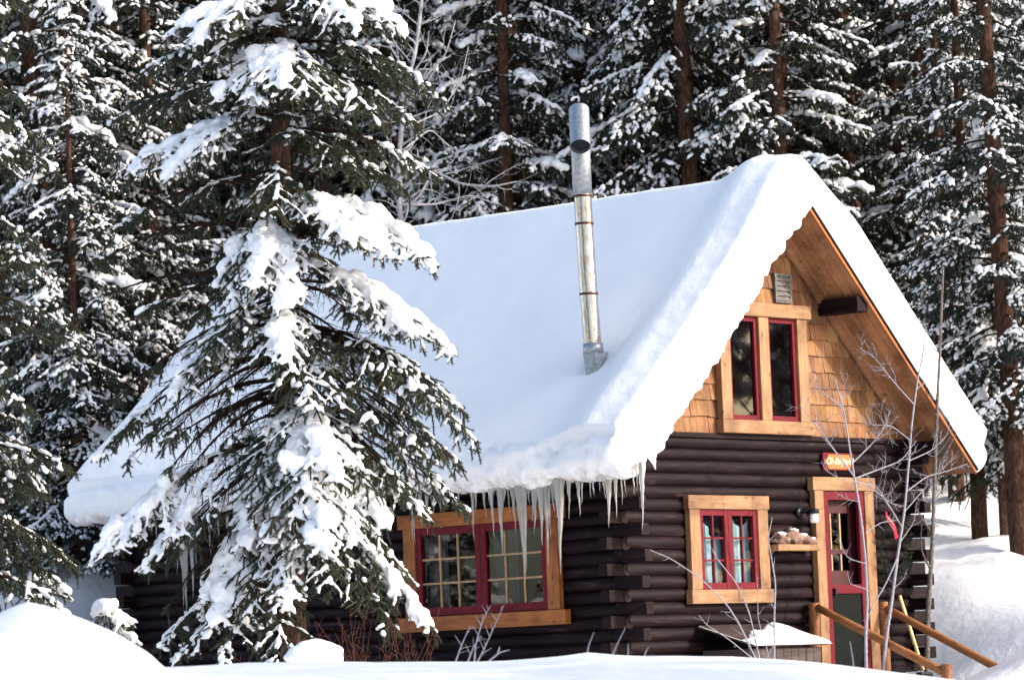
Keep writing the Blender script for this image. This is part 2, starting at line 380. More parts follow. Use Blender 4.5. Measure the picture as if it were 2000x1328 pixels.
mb.build('gable_shingles', M['shingle'], cabin, tone=True)
MB().add([(-.05, L, 2.6), (W + .05, L, 2.6), (XC, L, ZA + .03)], [], (.9, .8, .7), [(0, 2, 1)]).build('rear_gable', M['shingle'], cabin, tone=True)

# windows
def sash_window(name, axis, a0, a1, z0, z1, d, mull, nx, nz, mm, parent, stile=.07):
    """frame in crimson with lights; axis 0: on a wall facing -y, axis 1: on a wall facing -x; d = depth of the frame face"""
    fr_ = MB(); mu = MB(); gl_ = MB()
    def B(m_, p0, p1, q0, q1, r0, r1): m_.box(p0, p1, q0, q1, r0, r1) if axis == 0 else m_.box(q0, q1, p0, p1, r0, r1)
    leaf = [(a0, a1)] if not mull else [(a0, (a0 + a1) / 2 - .002), ((a0 + a1) / 2 + .002, a1)]
    for l0, l1 in leaf:
        B(fr_, l0, l0 + stile, d, d + .06, z0, z1); B(fr_, l1 - stile, l1, d, d + .06, z0, z1)
        B(fr_, l0 + stile, l1 - stile, d + .003, d + .06, z1 - stile * 1.05, z1); B(fr_, l0 + stile, l1 - stile, d + .003, d + .06, z0, z0 + stile * 1.15)
        g0, g1, h0, h1 = l0 + stile, l1 - stile, z0 + stile * 1.15, z1 - stile * 1.05
        for i in range(1, nx): x_ = g0 + (g1 - g0) * i / nx; B(mu, x_ - .011, x_ + .011, d + .016, d + .05, h0, h1)
        for i in range(1, nz): z_ = h0 + (h1 - h0) * i / nz; B(mu, g0, g1, d + .019, d + .047, z_ - .011, z_ + .011)
        c4 = [(g0 - .005, h0 - .005), (g1 + .005, h0 - .005), (g1 + .005, h1 + .005), (g0 - .005, h1 + .005)]
        gl_.add([(a_, d + .033, c_) if axis == 0 else (d + .033, a_, c_) for a_, c_ in c4], [(0, 1, 2, 3) if axis == 0 else (3, 2, 1, 0)])
    o = fr_.build(name, M['red'], parent, bevel=.004)
    if mu.n: mu.build('muntins', M[mm], o)
    gl_.build('pane', M['glass'], o)
    return o
_n0 = set(bpy.data.objects)
# small front window
sash_window('window', 0, 1.405, 2.475, .80, 1.74, -.135, True, 2, 3, 'red', cabin)
wf = MB().box(1.19, 2.69, -.165, -.075, 1.742, 1.905).build('window_trim', M['pine_x'], cabin, bevel=.008)
MB().box(1.215, 1.403, -.155, -.075, .80, 1.740).build('side_trim', M['pine_z'], wf, bevel=.006)
MB().box(2.477, 2.665, -.155, -.075, .80, 1.740).build('side_trim', M['pine_z'], wf, bevel=.006)
MB().box(1.18, 2.70, -.175, -.075, .635, .798).build('sill', M['pine_x'], wf, bevel=.008)
n = 60                                   # gathered curtains behind the panes
for c0, c1, zt in ((1.42, 1.72, 1.55), (1.70, 1.94, 1.47), (1.95, 2.2, 1.62), (2.18, 2.47, 1.60)):
    u = np.linspace(c0, c1, 24); yy = -.02 + .012 * np.sin(u * 95) + .006 * np.sin(u * 41)
    V = np.concatenate([np.stack([u, yy, np.full(24, .80)], -1), np.stack([u, yy * .6, zt + .05 * np.sin(u * 13)], -1)])
    MB().add(V, [(i, i + 1, i + 25, i + 24) for i in range(23)]).build('curtain', M['curtain'], cabin, True)
# tall gable window
sash_window('window', 0, 2.105, 2.655, 2.81, 4.055, -.115, False, 1, 1, 'red', cabin, .055)
sash_window('window', 0, 2.845, 3.395, 2.81, 4.055, -.115, False, 1, 1, 'red', cabin, .055)
wf = MB().box(1.90, 3.655, -.175, -.06, 4.058, 4.222).build('window_trim', M['pine_x'], cabin, bevel=.008)
MB().box(1.915, 2.103, -.15, -.06, 2.81, 4.056).build('side_trim', M['pine_z'], wf, bevel=.006)
MB().box(2.657, 2.843, -.15, -.06, 2.81, 4.056).build('side_trim', M['pine_z'], wf, bevel=.006)
MB().box(3.397, 3.585, -.15, -.06, 2.81, 4.056).build('side_trim', M['pine_z'], wf, bevel=.006)
MB().box(1.885, 3.66, -.175, -.06, 2.648, 2.808).build('sill', M['pine_x'], wf, bevel=.008)
# vent
vt = MB().box(3.075, 3.105, -.10, -.055, 4.25, 4.61).box(3.355, 3.385, -.10, -.055, 4.25, 4.61).box(3.105, 3.355, -.098, -.055, 4.58, 4.61).box(3.105, 3.355, -.098, -.055, 4.25, 4.275).build('gable_vent', M['louver'], cabin, bevel=.004)
lv = MB()
for i in range(5): lv.box(-.125, .125, -.004, .004, -.036, .036, None, Matrix.Translation((3.23, -.083, 4.31 + i * .061)) @ Matrix.Rotation(math.radians(-24), 4, 'X'))
lv.build('louvers', M['louver'], vt)
for o_ in set(bpy.data.objects) - _n0:
    if o_.parent == cabin: o_.location.x += FS
_n0 = set(bpy.data.objects)
# wide side window
sash_window('window', 1, 1.12, 3.23, .635, 1.685, -.135, True, 3, 3, 'tan', cabin, .085)
wf = MB().box(-.165, -.075, .85, 3.50, 1.688, 1.86).build('window_trim', M['stain_y'], cabin, bevel=.008)
MB().box(-.155, -.075, .93, 1.118, .63, 1.686).build('side_trim', M['stain_z'], wf, bevel=.006)
MB().box(-.155, -.075, 3.232, 3.42, .63, 1.686).build('side_trim', M['stain_z'], wf, bevel=.006)
MB().box(-.18, -.075, .83, 3.52, .455, .628).build('sill', M['stain_y'], wf, bevel=.008)
for c0, c1 in ((2.85, 3.2), (1.85, 2.2), (1.72, 1.9)):
    u = np.linspace(c0, c1, 24); xx = .03 + .018 * np.sin(u * 80) + .008 * np.sin(u * 37)
    V = np.concatenate([np.stack([xx, u, np.full(24, .6)], -1), np.stack([xx * .7, u, np.full(24, 1.7)], -1)])
    MB().add(V, [(i, i + 1, i + 25, i + 24) for i in range(23)]).build('curtain', M['curtain_dark'], cabin, True)
for o_ in set(bpy.data.objects) - _n0:
    if o_.parent == cabin: o_.location.y += SS
_n0 = set(bpy.data.objects)
# door with its screen door
df = MB().box(3.55, 4.785, -.165, -.07, 1.985, 2.15).build('door_trim', M['pine_x'], cabin, bevel=.008)
MB().box(3.585, 3.757, -.155, -.07, -.32, 1.983).build('side_trim', M['pine_z'], df, bevel=.006)
MB().box(4.573, 4.75, -.155, -.07, -.32, 1.983).build('side_trim', M['pine_z'], df, bevel=.006)
dr = MB()
for a in ((3.76, 3.865, -.30, 1.98), (4.465, 4.57, -.30, 1.98)): dr.box(a[0], a[1], -.135, -.085, a[2], a[3])
for a in ((1.875, 1.98), (.735, .845), (-.30, -.16)): dr.box(3.865, 4.465, -.132, -.087, a[0], a[1])
door = dr.build('screen_door', M['red'], cabin, bevel=.004)
MB().box(3.865, 4.465, -.112, -.110, -.16, .735).build('screen', M['screen'], door)
MB().box(3.885, 3.91, -.175, -.135, .70, .80).build('handle', M['black'], door, bevel=.004)
idr = MB()                                         # inner door behind the screen: stiles, rails, small panes
for a in ((3.76, 3.90, -.3, 1.9), (4.43, 4.57, -.3, 1.9)): idr.box(a[0], a[1], .0, .045, a[2], a[3])
for a in ((1.72, 1.9), (1.22, 1.28), (.82, 1.02), (-.3, .76)): idr.box(3.90, 4.43, .002, .043, a[0], a[1])
ido = idr.build('inner_door', plain('dark_red_paint', (.05, .008, .012), .5), cabin, bevel=.004)
MB().box(4.06, 4.085, .006, .04, 1.02, 1.72).box(4.245, 4.27, .006, .04, 1.02, 1.72).build('muntins', M['tan'], ido)
MB().add([(3.9, .02, 1.02), (4.43, .02, 1.02), (4.43, .02, 1.72), (3.9, .02, 1.72)], [(0, 1, 2, 3)]).build('pane', M['glass'], ido)

for o_ in set(bpy.data.objects) - _n0:
    if o_.parent == cabin: o_.location.x += FS
# roof: boards, purlins, fascia, snow
roof = MB()
for sg_ in (-1, 1):
    e = np.array([sg_ * HS, -HS])
    def rp(a, y, o): return (XC + sg_ * HS * a, y, ZA - HS * a + o)
    v = [rp(0, -OV, .045), rp(1, -OV, .045), rp(1, L + BK, .045), rp(0, L + BK, .045), rp(0, -OV, .085), rp(1, -OV, .085), rp(1, L + BK, .085), rp(0, L + BK, .085)]
    roof.add(v, [(0, 1, 2, 3), (4, 7, 6, 5), (0, 4, 5, 1), (1, 5, 6, 2), (2, 6, 7, 3)])
ro = roof.build('roof', M['log_y'], cabin)
sb = MB()
for sg_ in (-1, 1):
    y = -OV + .004
    while y < L + BK - .02:
        wd = RN.uniform(.10, .145); y2 = min(y + wd, L + BK)
        k = RN.uniform(.78, 1.12); tn = (k, k * RN.uniform(.94, 1.04), k * RN.uniform(.88, 1.06))
        v = []
        for yy in (y + .003, y2 - .003):
            for a, o in ((0, 0), (1, 0), (1, .04), (0, .04)): v.append((XC + sg_ * HS * a, yy, ZA - HS * a + o))
        sb.add(v, [(0, 1, 5, 4), (0, 3, 2, 1), (4, 5, 6, 7), (1, 2, 6, 5)], tn); y = y2
sb.build('soffit_boards', M['soffit'], ro, tone=True)
fa = MB(); de = MB(); tr_ = MB()
for sg_ in (-1, 1):
    for mbx, y0, y1, o0, o1, a0, a1 in ((fa, -OV - .024, -OV - .002, -.012, .030, 0, 1.0), (de, -OV - .045, -OV - .003, .032, .052, 0, 1.006), (tr_, -.105, -.064, -.10, -.004, .0, .965)):
        v = []
        for yy in (y0, y1):
            for a, o in ((a0, o0), (a1, o0), (a1, o1), (a0, o1)): v.append((XC + sg_ * HS * a, yy, ZA - HS * a + o * 1.41))
        mbx.add(v, [(0, 1, 2, 3), (4, 7, 6, 5), (0, 4, 5, 1), (3, 2, 6, 7), (1, 5, 6, 2), (0, 3, 7, 4)])
fa.build('rake_board', M['stain_x'], ro); de.build('drip_edge', M['black'], ro); tr_.build('gable_trim', M['soffit'], ro, tone=True)
for x0 in (XC - 1.13, XC + 1.13): MB().box(x0 - .10, x0 + .10, -.66, .05, 4.13, 4.315).build('purlin', M['log_y'], ro, bevel=.01)
for x0 in (.0, W): MB().box(x0 - .11, x0 + .11, -.64, .1, 2.40, 2.60).build('purlin', M['log_y'], ro, bevel=.01)

FYP = on(1163, 718, 0, .47)[1]
# snow blanket: fans round the eaves (v) and round the front and rear edges (u)
def roof_snow():
    V = []
    lx, rx = XC - HS, XC + HS
    ang_l = np.linspace(-118, 44, 22); prof = []
    for a in ang_l:                                # left eave fan
        ar = math.radians(180 - a); prof.append((lx + .03, ZA - HS + .09, math.cos(ar), math.sin(ar), 'e', a))
    for q in np.linspace(.012, .955, 90): prof.append((lx + HS * q, ZA - HS + HS * q + .09, -.707, .707, 's', q))
    for a in np.linspace(-44, 44, 12): ar = math.radians(90 - a); prof.append((XC, ZA + .07, math.cos(ar), math.sin(ar), 'r', a))
    for q in np.linspace(.955, .012, 60): prof.append((rx - HS * q, ZA - HS + HS * q + .09, .707, .707, 's2', q))
    for a in np.linspace(44, -40, 12): ar = math.radians(a); prof.append((rx - .03, ZA - HS + .09, math.cos(ar), math.sin(ar), 'e2', a))
    rings = [('f', a) for a in np.linspace(205, 90, 16)[0:-1]] + [('m', y) for y in np.concatenate([np.linspace(-OV + .1, 1.4, 34), np.linspace(1.5, L + BK - .1, 70)])] + [('b', a) for a in np.linspace(90, -20, 12)[1:]]
    pr = np.array([p[:4] for p in prof]); kinds = [p[4] for p in prof]; par = np.array([p[5] for p in prof])
    nv = len(prof); dirt = []
    for rk, rv in rings:
        if rk == 'm': y = rv; cu_, su_ = 1.0, 0.0
        elif rk == 'f': y = -OV + .1; cu_, su_ = math.sin(math.radians(rv)), math.cos(math.radians(rv))
        else: y = L + BK - .1; cu_, su_ = math.sin(math.radians(rv)), math.cos(math.radians(rv))
        # thickness along the profile at this y
        T = np.full(nv, .20)
        roll = float(1 - sm(np.array(y), -.22, .55)); T = T + .22 * roll - .05 * float(sm(np.array(-y), .05, .6))
        back = float(sm(np.array(y), 5.5, 8.6)); T = T + .05 * back
        for i, k in enumerate(kinds):
            if k == 'e':
                T[i] = .34 + .05 * roll
                if par[i] < 0: T[i] *= 1 - .62 * float(sm(np.array(-par[i]), 20, 118))
            elif k == 's': T[i] += (.34 - .20) * (1 - float(sm(np.array(par[i]), .0, .42))) * (1 - .55 * roll)
            if k == 's': T[i] += (.03 + .06 * roll) * float(sm(np.array(par[i]), .70, .955))
            elif k in ('s2',): T[i] += .10 + .16 * float(sm(np.array(1 - par[i]), 0, .25))
            elif k == 'r': f_ = float(sm(np.array(-par[i]), -44, 44)); T[i] += (.03 + .06 * roll) * (1 - f_) + .10 * f_
            elif k == 'e2': T[i] = .44 * (1 - .72 * float(sm(np.array(-par[i]), -30, 45)))
        lw = np.array([1. if k in ('e', 's') else (0. if k in ('s2', 'e2') else (44 - a_) / 88) for k, a_ in zip(kinds, par)])
        yv = np.full(nv, y); drop = np.zeros(nv); su2 = su_
        f_in = T * cu_
        if rk == 'f':
            if cu_ < 0: f_in = cu_ * ((.40) * lw + .03 * (1 - lw))
            wy = .26 * lw + .125 * (1 - lw)
            yv = y + su_ * wy if cu_ >= 0 else y - wy * .95 + (1 + su_) * .25 * lw
        elif rk == 'b':
            yv = y + su_ * .25 * np.ones(nv)
            if cu_ < 0: f_in = np.full(nv, cu_ * .05)
        x = pr[:, 0] + pr[:, 2] * f_in; z = pr[:, 1] + pr[:, 3] * f_in
        V.append(np.stack([x, yv * np.ones(nv), z], -1))
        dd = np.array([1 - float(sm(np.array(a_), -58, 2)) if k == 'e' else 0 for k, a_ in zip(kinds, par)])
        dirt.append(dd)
    V = np.array(V); nr = len(rings); F = V.reshape(-1, 3)
    lowf = fbm(F * np.array([.55, .55, .55]), 3, 21); hif = fbm(F * 2.6, 3, 31); vhi = fbm(F * 9, 3, 41)
    nrm = np.tile(np.stack([pr[:, 2], pr[:, 2] * 0, pr[:, 3]], -1), (nr, 1))
    isl = np.tile(np.array([1.0 if k == 'e' else (.4 if k == 'e2' else 0) for k in kinds]), nr)
    rim = np.repeat(np.array([1.0 if (r[0] == 'f' and r[1] > 165) else 0 for r in rings]), nv)
    hol = np.exp(-((F[:, 0] - .47) ** 2 + (F[:, 1] - FYP) ** 2) / .10)
    amp = .010 * lowf + .005 * hif + .003 * vhi - .07 * hol + isl * (.06 * hif + .035 * vhi)
    F = F + nrm * amp[:, None]
    F[:, 1] += isl * .0 + rim * .02 * vhi
    lft = np.tile(np.array([1.0 if k in ('s', 'e') else 0 for k in kinds]), nr)
    F += nrm * (rim * lft * (.022 * vhi + .012 * hif + .024 * fbm(F * 24, 2, 51)))[:, None]
    i_ = (np.arange(nr - 1)[:, None] * nv + np.arange(nv - 1)[None]).ravel()
    q = np.stack([i_, i_ + nv, i_ + nv + 1, i_ + 1], -1)
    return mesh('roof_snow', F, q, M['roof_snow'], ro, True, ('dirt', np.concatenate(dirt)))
rs = roof_snow()

# icicles along the eave
def icicle(px, tip, wpx, ytop=None, pl=-.60):
    zt = 2.21; y = on(px, 930, 0, pl)[1]; zb = on(px, tip, 0, pl)[2]
    r = wpx / 170 / 2 * .74; n = 12; u = np.linspace(0, 1, n)
    pts = np.stack([pl + .02 * RN.normal() + .006 * np.cumsum(RN.normal(size=n)) * u, y + .004 * np.cumsum(RN.normal(size=n)), zt + (zb - zt) * u], -1)
    rad = r * (1.25 * (1 - u) ** 2.2 + .55 * (1 - u) ** .75) * (1 + .10 * np.sin(u * RN.uniform(14, 34) + RN.uniform(0, 6))) + .0015
    MB().tube(pts, rad, 8).build('icicle', M['ice'], ro, True)
for a in ((797, 1070, 8), (805, 1062, 7), (822, 1030, 9), (834, 1045, 10), (846, 1008, 9), (852, 990, 6), (866, 985, 6), (902, 968, 6), (910, 966, 5), (922, 1055, 9), (931, 1000, 12), (946, 1012, 11),
          (961, 1055, 12), (979, 1088, 17), (990, 980, 12), (1003, 1040, 13), (1014, 1132, 20), (1021, 1118, 13), (1047, 1042, 18), (1056, 1068, 18), (1064, 1104, 14), (1080, 1012, 12), (1087, 1124, 21), (1076, 1000, 14),
          (1099, 985, 8), (1112, 1015, 9), (1125, 1010, 11), (1137, 985, 7), (1146, 972, 7), (1160, 968, 7), (1170, 960, 5), (1187, 1031, 17), (1196, 965, 8), (1205, 1012, 10), (1215, 950, 5), (1235, 965, 7), (1253, 1036, 12),
          (1030, 985, 14), (968, 965, 10), (1040, 975, 12), (1105, 955, 8), (1180, 955, 9), (885, 975, 6), (875, 968, 5), (715, 1190, 13), (655, 1090, 9), (540, 1060, 9), (470, 1050, 8), (440, 1075, 9), (425, 1062, 9), (410, 1085, 10),
          (352, 1190, 22), (362, 1200, 26), (372, 1170, 22), (343, 1120, 16), (382, 1110, 12), (300, 1060, 8), (280, 1050, 8), (690, 1050, 8), (740, 1060, 8), (620, 1045, 8), (590, 1055, 7), (938, 975, 6), (953, 985, 7), (972, 1010, 7), (985, 1010, 6), (996, 965, 6), (1025, 1030, 6), (1036, 1020, 6), (1070, 1050, 6), (1093, 1000, 6), (1118, 975, 5), (1131, 968, 5), (1152, 962, 5), (1177, 975, 5), (1210, 985, 5), (1222, 962, 5), (1243, 960, 5), (895, 990, 6), (860, 1000, 7), (840, 990, 6), (815, 1000, 6)): icicle(*a)

# flue pipe
FX, FY = .47, on(1163, 718, 0, .47)[1]
def fz(py): return on(1150, py, 0, FX)[2]
pts = np.array([(FX, FY, z) for z in np.linspace(fz(760), fz(300), 30)])
lean = np.linspace(0, 1, 30); pts[:, 0] += -.045 * lean; pts[:, 1] += .055 * lean + .02 * np.sin(lean * 3)
flue = MB().tube(pts, .104, 24).build('flue_pipe', M['steel'], ro, True)
def off(z): i = np.argmin(abs(pts[:, 2] - z)); return pts[i, 0], pts[i, 1]
mb = MB()
for py, r in ((383, .110), (437, .112), (575, .112)):
    x_, y_ = off(fz(py)); mb.tube([(x_, y_, fz(py) - .014), (x_, y_, fz(py) + .014)], r, 24)
mb.build('joint_band', M['scorch'], flue, True)
x_, y_ = off(fz(345)); mb = MB().tube([(x_, y_, fz(382) + .016), (x_, y_, fz(300)), (x_, y_, fz(225))], .114, 24)
mb.build('flue_sleeve', M['galv'], flue, True)
# slanting hood, open at its lower end
top = np.array([x_, y_, fz(218)]); tc = np.array([-.63, -.55, 0]) / .836
ax_ = np.array([0, 0, -1.]) * .80 + tc * .60; ax_ /= np.linalg.norm(ax_); c0 = top + tc * .02 + np.array([0, 0, .02])
LH = .60; hb = MB(); hb.tube([c0, c0 + ax_ * LH * .5, c0 + ax_ * LH], [.122, .121, .120], 24, False); hb.tube([c0 + ax_ * LH, c0 + ax_ * LH * .5, c0 + ax_ * .01], [.120, .113, .113], 24, False)
hb.tube([c0, c0 - ax_ * .004], .122, 24)
hd = hb.build('flue_hood', M['galv'], flue, True); shade_auto(hd)
MB().tube([c0 + ax_ * (LH - .05), c0 + ax_ * (LH - .06)], .114, 24).build('hood_throat', M['black'], hd)
x_, y_ = off(fz(690))
MB().tube([(x_, y_, fz(693)), (x_, y_, fz(672))], [.122, .116], 24).build('storm_collar', M['galv'], flue, True)
zb = fz(735); MB().add([(x_ - .13, y_ + .01, zb - .04), (x_ - .08, y_ - .12, zb + .03), (x_ - .09, y_ - .10, fz(690)), (x_ - .12, y_ + .06, fz(690)), (x_ + .1, y_ - .14, fz(690)), (x_ + .10, y_ - .12, zb + .2)], [(0, 1, 2, 3), (1, 5, 4, 2)]).build('flashing', M['galv'], flue)

# ------------------------------------------------------------------ things on and beside the front wall
sg_o = tag(empty('sign', (3.98, -.09, 2.34)), 'small red and gold name sign with cream lettering above the door', 'sign')
box('board', -.305, .305, -.035, 0, -.105, .11, M['red'], sg_o, .006)
mb = MB(); outline = []                             # gold plaque with scooped corners
hw, hh, rr = .28, .088, .068
for cx_, cz_, a0 in ((hw, hh, 270), (-hw, hh, 360), (-hw, -hh, 90), (hw, -hh, 180)):
    for a in np.linspace(0, -90, 7): ar = math.radians(a0 + a); outline.append((cx_ + rr * math.cos(ar), cz_ + rr * math.sin(ar)))
n = len(outline); V = [(x, -.042, z) for x, z in outline] + [(x, -.035, z) for x, z in outline] + [(0, -.042, 0)]
mb.add(V, [(i, (i + 1) % n, n + (i + 1) % n, n + i) for i in range(n)], None, [(2 * n, (i + 1) % n, i) for i in range(n)])
mb.build('plaque', M['sign_face'], sg_o)
fc = bpy.data.curves.new('lettering', 'FONT'); fc.body = 'Oh-Be-Joyful'; fc.size = .118; fc.shear = .3; fc.extrude = .003; fc.align_x = 'CENTER'; fc.offset = .0015; fc.space_character = .88
to = bpy.data.objects.new('tmp', fc); COL.objects.link(to); dg = bpy.context.evaluated_depsgraph_get()
tm = bpy.data.meshes.new_from_object(to.evaluated_get(dg)); bpy.data.objects.remove(to); tm.materials.clear(); tm.materials.append(M['cream'])
lt = bpy.data.objects.new('lettering', tm); COL.objects.link(lt); lt.parent = sg_o; lt.location = (0, -.0455, -.032); lt.rotation_euler = (PI / 2, 0, 0)

lm = tag(empty('wall_lamp', (3.20, -.085, 1.72)), 'black wall lamp with white glass jar between window and door', 'lamp')
MB().tube([(0, 0, 0), (0, -.025, 0)], [.062, .055], 18).build('back_plate', M['black'], lm, True)
u = np.linspace(0, PI / 2, 8); MB().tube(np.stack([.02 + .075 * u / 1.57, -.025 - .13 * np.sin(u), .035 * np.sin(u * 2)], -1), .018, 10).build('arm', M['black'], lm, True)
MB().tube([(.10, -.155, .035), (.10, -.155, .02), (.10, -.155, -.022)], [.045, .062, .062], 18).build('cap', M['black'], lm, True)
MB().tube([(.10, -.155, -.02), (.10, -.155, -.11), (.10, -.155, -.135)], [.052, .054, .035], 18).build('glass_jar', M['lampglass'], lm, True)

shf = tag(empty('wall_shelf', (2.55, -.08, 1.25)), 'short pine shelf on the log wall holding snowy stones', 'shelf')
box('board', 0, .80, -.19, 0, 0, .075, M['pine_x'], shf, .006)
def lump(name, c, r, m, seed, parent=None, amp=.25, fr=1.6, sub=3):
    bm = bmesh.new(); bmesh.ops.create_icosphere(bm, subdivisions=sub, radius=1)
    v = np.array([p.co for p in bm.verts]); f = np.array([[q.index for q in p.verts] for p in bm.faces]); bm.free()
    v = v * (1 + amp * fbm(v * fr + seed * 3.1, 3, seed)[:, None]) * np.array(r)
    o = mesh(name, v, f, m, parent, True); o.location = c; return o
for k, (x_, rx_, rz_, lab) in enumerate(((.17, .15, .085, 'pinkish stone with a snow cap nearest the window on the shelf'), (.40, .13, .105, 'tallest pinkish stone in the middle of the shelf'), (.58, .11, .075, 'rounded pinkish stone right of the tallest stone on the shelf'), (.74, .09, .05, 'low pale stone at the door end of the shelf'))):
    st = tag(lump('stone', (2.55 + x_, -.17, 1.325 + rz_ * .72), (rx_, .085, rz_), M['stone'], 5 + k, None, .5, 3.0), lab, 'stone', 'stones on the wall shelf')
    lump('snow_cap', (.01, 0, rz_ * .78), (rx_ * .55, .06, rz_ * .38), M['bough_snow'], 25 + k, st, .3)

# wooden bin under the front window
bn = tag(empty('wooden_bin', (2.1, -.1, -.2)), 'dark wooden bin with sloping snowy lid under the front window', 'bin')
A = on(1364, 1226, 1, -.10); B_ = on(1545, 1219, 1, -.10); FY_ = -.92
C_ = on(1455, 1263, 1, FY_); D_ = on(1618, 1262, 1, FY_)
x0, x1 = A[0] - 2.1, D_[0] - 2.1; zb, zf = A[2] + .2, C_[2] + .2
bb = MB(); xx = x0 + .06
while xx < x1 - .06:
    x2 = min(xx + .14, x1 - .06); bb.box(xx + .004, x2 - .004, FY_ + .16, FY_ + .19, -.3, zf - .02); xx = x2
bb.box(x0 + .06, x0 + .09, FY_ + .193, .0, -.3, zf - .02).box(x1 - .09, x1 - .06, FY_ + .193, .0, -.3, zf - .02)
bb.build('body', M['grey_wood'], bn, bevel=.003)
def lid(o0, o1, xa, xb, ya, yb): 
    f = lambda y: zf + (zb - zf) * (y - (FY_ + .1)) / (0 - (FY_ + .1))
    return [(x, y, f(y) + o) for o in (o0, o1) for y in (ya, yb) for x in (xa, xb)]
MB().add(lid(0, .035, x0, x1, FY_ + .1, .0), [(0, 2, 3, 1), (4, 5, 7, 6), (0, 1, 5, 4), (2, 6, 7, 3), (0, 4, 6, 2), (1, 3, 7, 5)]).build('lid', M['grey_wood'], bn, bevel=.004)
nx, ny = 70, 40; U, Vv = np.meshgrid(np.linspace(0, 1, nx), np.linspace(0, 1, ny), indexing='ij')
p3 = np.stack([U * 6, Vv * 3, U * 0], -1).reshape(-1, 3); nn = fbm(p3, 4, 77).reshape(U.shape)
diag = .34 + .50 * U + .22 * nn
edge = np.minimum(np.minimum(U, 1 - U) * 9, np.minimum(Vv * 7, 1)) ; th = .062 * np.sqrt(np.clip(edge, 0, 1)) * sm(diag - Vv, -.04, .16) * (1 + .15 * nn) - .008
yy = FY_ + .06 + Vv * (.92 - .08); fz_ = zf + (zb - zf) * (yy - (FY_ + .1)) / (0 - (FY_ + .1))
SV = np.stack([x0 - .02 + U * (x1 - x0 + .05), yy, fz_ + .036 + th], -1).reshape(-1, 3)
i_ = (np.arange(nx - 1)[:, None] * ny + np.arange(ny - 1)[None]).ravel()
mesh('lid_snow', SV, np.stack([i_, i_ + ny, i_ + ny + 1, i_ + 1], -1), M['snow'], bn, True)

# handrails of the front steps
def rail(label, xp, p0, p1, post_top_px, post_bot_px):
    a = on(p0[0], p0[1], 0, xp); b = on(p1[0], p1[1], 0, xp)
    o = tag(empty('handrail', (xp, a[1], -.3)), label, 'handrail', 'peeled log handrails at the front steps'); og = np.array(o.location)
    u = np.linspace(0, 1, 9)[:, None]; MB().tube(a + (b - a) * u - og, np.linspace(.046, .052, 9), 14, True, .01).build('rail', M['rail'], o, True)
    for (q, ht, dy) in ((a, on(post_top_px[0], post_top_px[1], 0, xp)[2], .06), (b, on(post_bot_px[0], post_bot_px[1], 0, xp)[2], .02)):
        pz = min(gz(xp, q[1]), -.1) - .4
        mb = MB().tube(np.array([(xp, q[1] + dy, pz), (xp, q[1] + dy, (pz + ht) / 2), (xp, q[1] + dy, ht)]) - og, .066, 16, True, .01)
        shade_auto(mb.build('post', M['rail'], o, True))
rail('peeled log handrail on the window side of the front steps', 3.30, (1597, 1186), (1852, 1316), (1588, 1177), (1842, 1296))
rail('peeled log handrail beside the far edge of the front steps', 4.68, (1732, 1188), (1975, 1318), (1722, 1175), (1969, 1291))
# steps down from the door
st = tag(empty('front_steps', (4.18, -.2, -.2)), 'low snow-covered wooden steps below the screen door', 'steps')
for k in range(3): box('step', -.6, .6, -.5 - .38 * k, -.02 - .38 * k, -.60, -.14 - .15 * k, M['grey_wood'], st, .01)

# broom leaning on the log ends
br = tag(empty('broom', tuple(on(1806, 1318, 1, -.55))), 'yellow-handled broom leaning on the log ends beside the rail', 'broom')
o0 = np.array(br.location); a = on(1757, 1163, 1, -.30); b = on(1803, 1308, 1, -.55)
MB().tube([a - o0, (a + b) / 2 - o0, b - o0], .022, 10).build('handle', M['handle'], br, True)
MB().box(-.12, .12, -.05, .05, -.16, .04).build('brush', M['black'], br, bevel=.02)

# ------------------------------------------------------------------ foliage engine
def nrmz(v): return v / (np.linalg.norm(v, axis=-1, keepdims=True) + 1e-9)
def mk_needles(P0, P1, k, ln, wd, rng):
    n = len(P0); ax = nrmz(P1 - P0)
    t_ = rng.random((n, k, 1)); base = P0[:, None] + (P1 - P0)[:, None] * t_
    rad = nrmz(np.cross(ax[:, None], rng.normal(size=(n, k, 3))))
    d = nrmz(.62 * ax[:, None] + .80 * rad); l = ln * rng.uniform(.7, 1.25, (n, k, 1))
    wv = nrmz(np.cross(d, rng.normal(size=(n, k, 3)))) * wd / 2
    V = np.stack([base + wv, base - wv, base + d * l], 2).reshape(-1, 3)
    return V, np.arange(len(V)).reshape(-1, 3)
def mk_tubes(S, k):                                # S rows: p0 p1 r0 r1
    n = len(S); p0, p1, r0, r1 = S[:, :3], S[:, 3:6], S[:, 6], S[:, 7]
    ax = nrmz(p1 - p0); ref = np.where(np.abs(ax[:, 2:3]) < .9, [[0, 0, 1.]], [[1., 0, 0]])
    u = nrmz(np.cross(ax, ref)); v = np.cross(ax, u); a = np.linspace(0, 2 * PI, k, endpoint=False)
    ring = np.cos(a)[None, :, None] * u[:, None] + np.sin(a)[None, :, None] * v[:, None]
    V = np.concatenate([p0[:, None] + ring * r0[:, None, None], p1[:, None] + ring * r1[:, None, None]], 1).reshape(-1, 3)
    j = np.arange(k); q = np.stack([j, (j + 1) % k, k + (j + 1) % k, k + j], -1)
    return V, (q[None] + (np.arange(n) * 2 * k)[:, None, None]).reshape(-1, 4)
_bm = bmesh.new(); bmesh.ops.create_icosphere(_bm, subdivisions=1, radius=1)
ICO_V = np.array([p.co for p in _bm.verts]); ICO_F = np.array([[q.index for q in p.verts] for p in _bm.faces]); _bm.free()
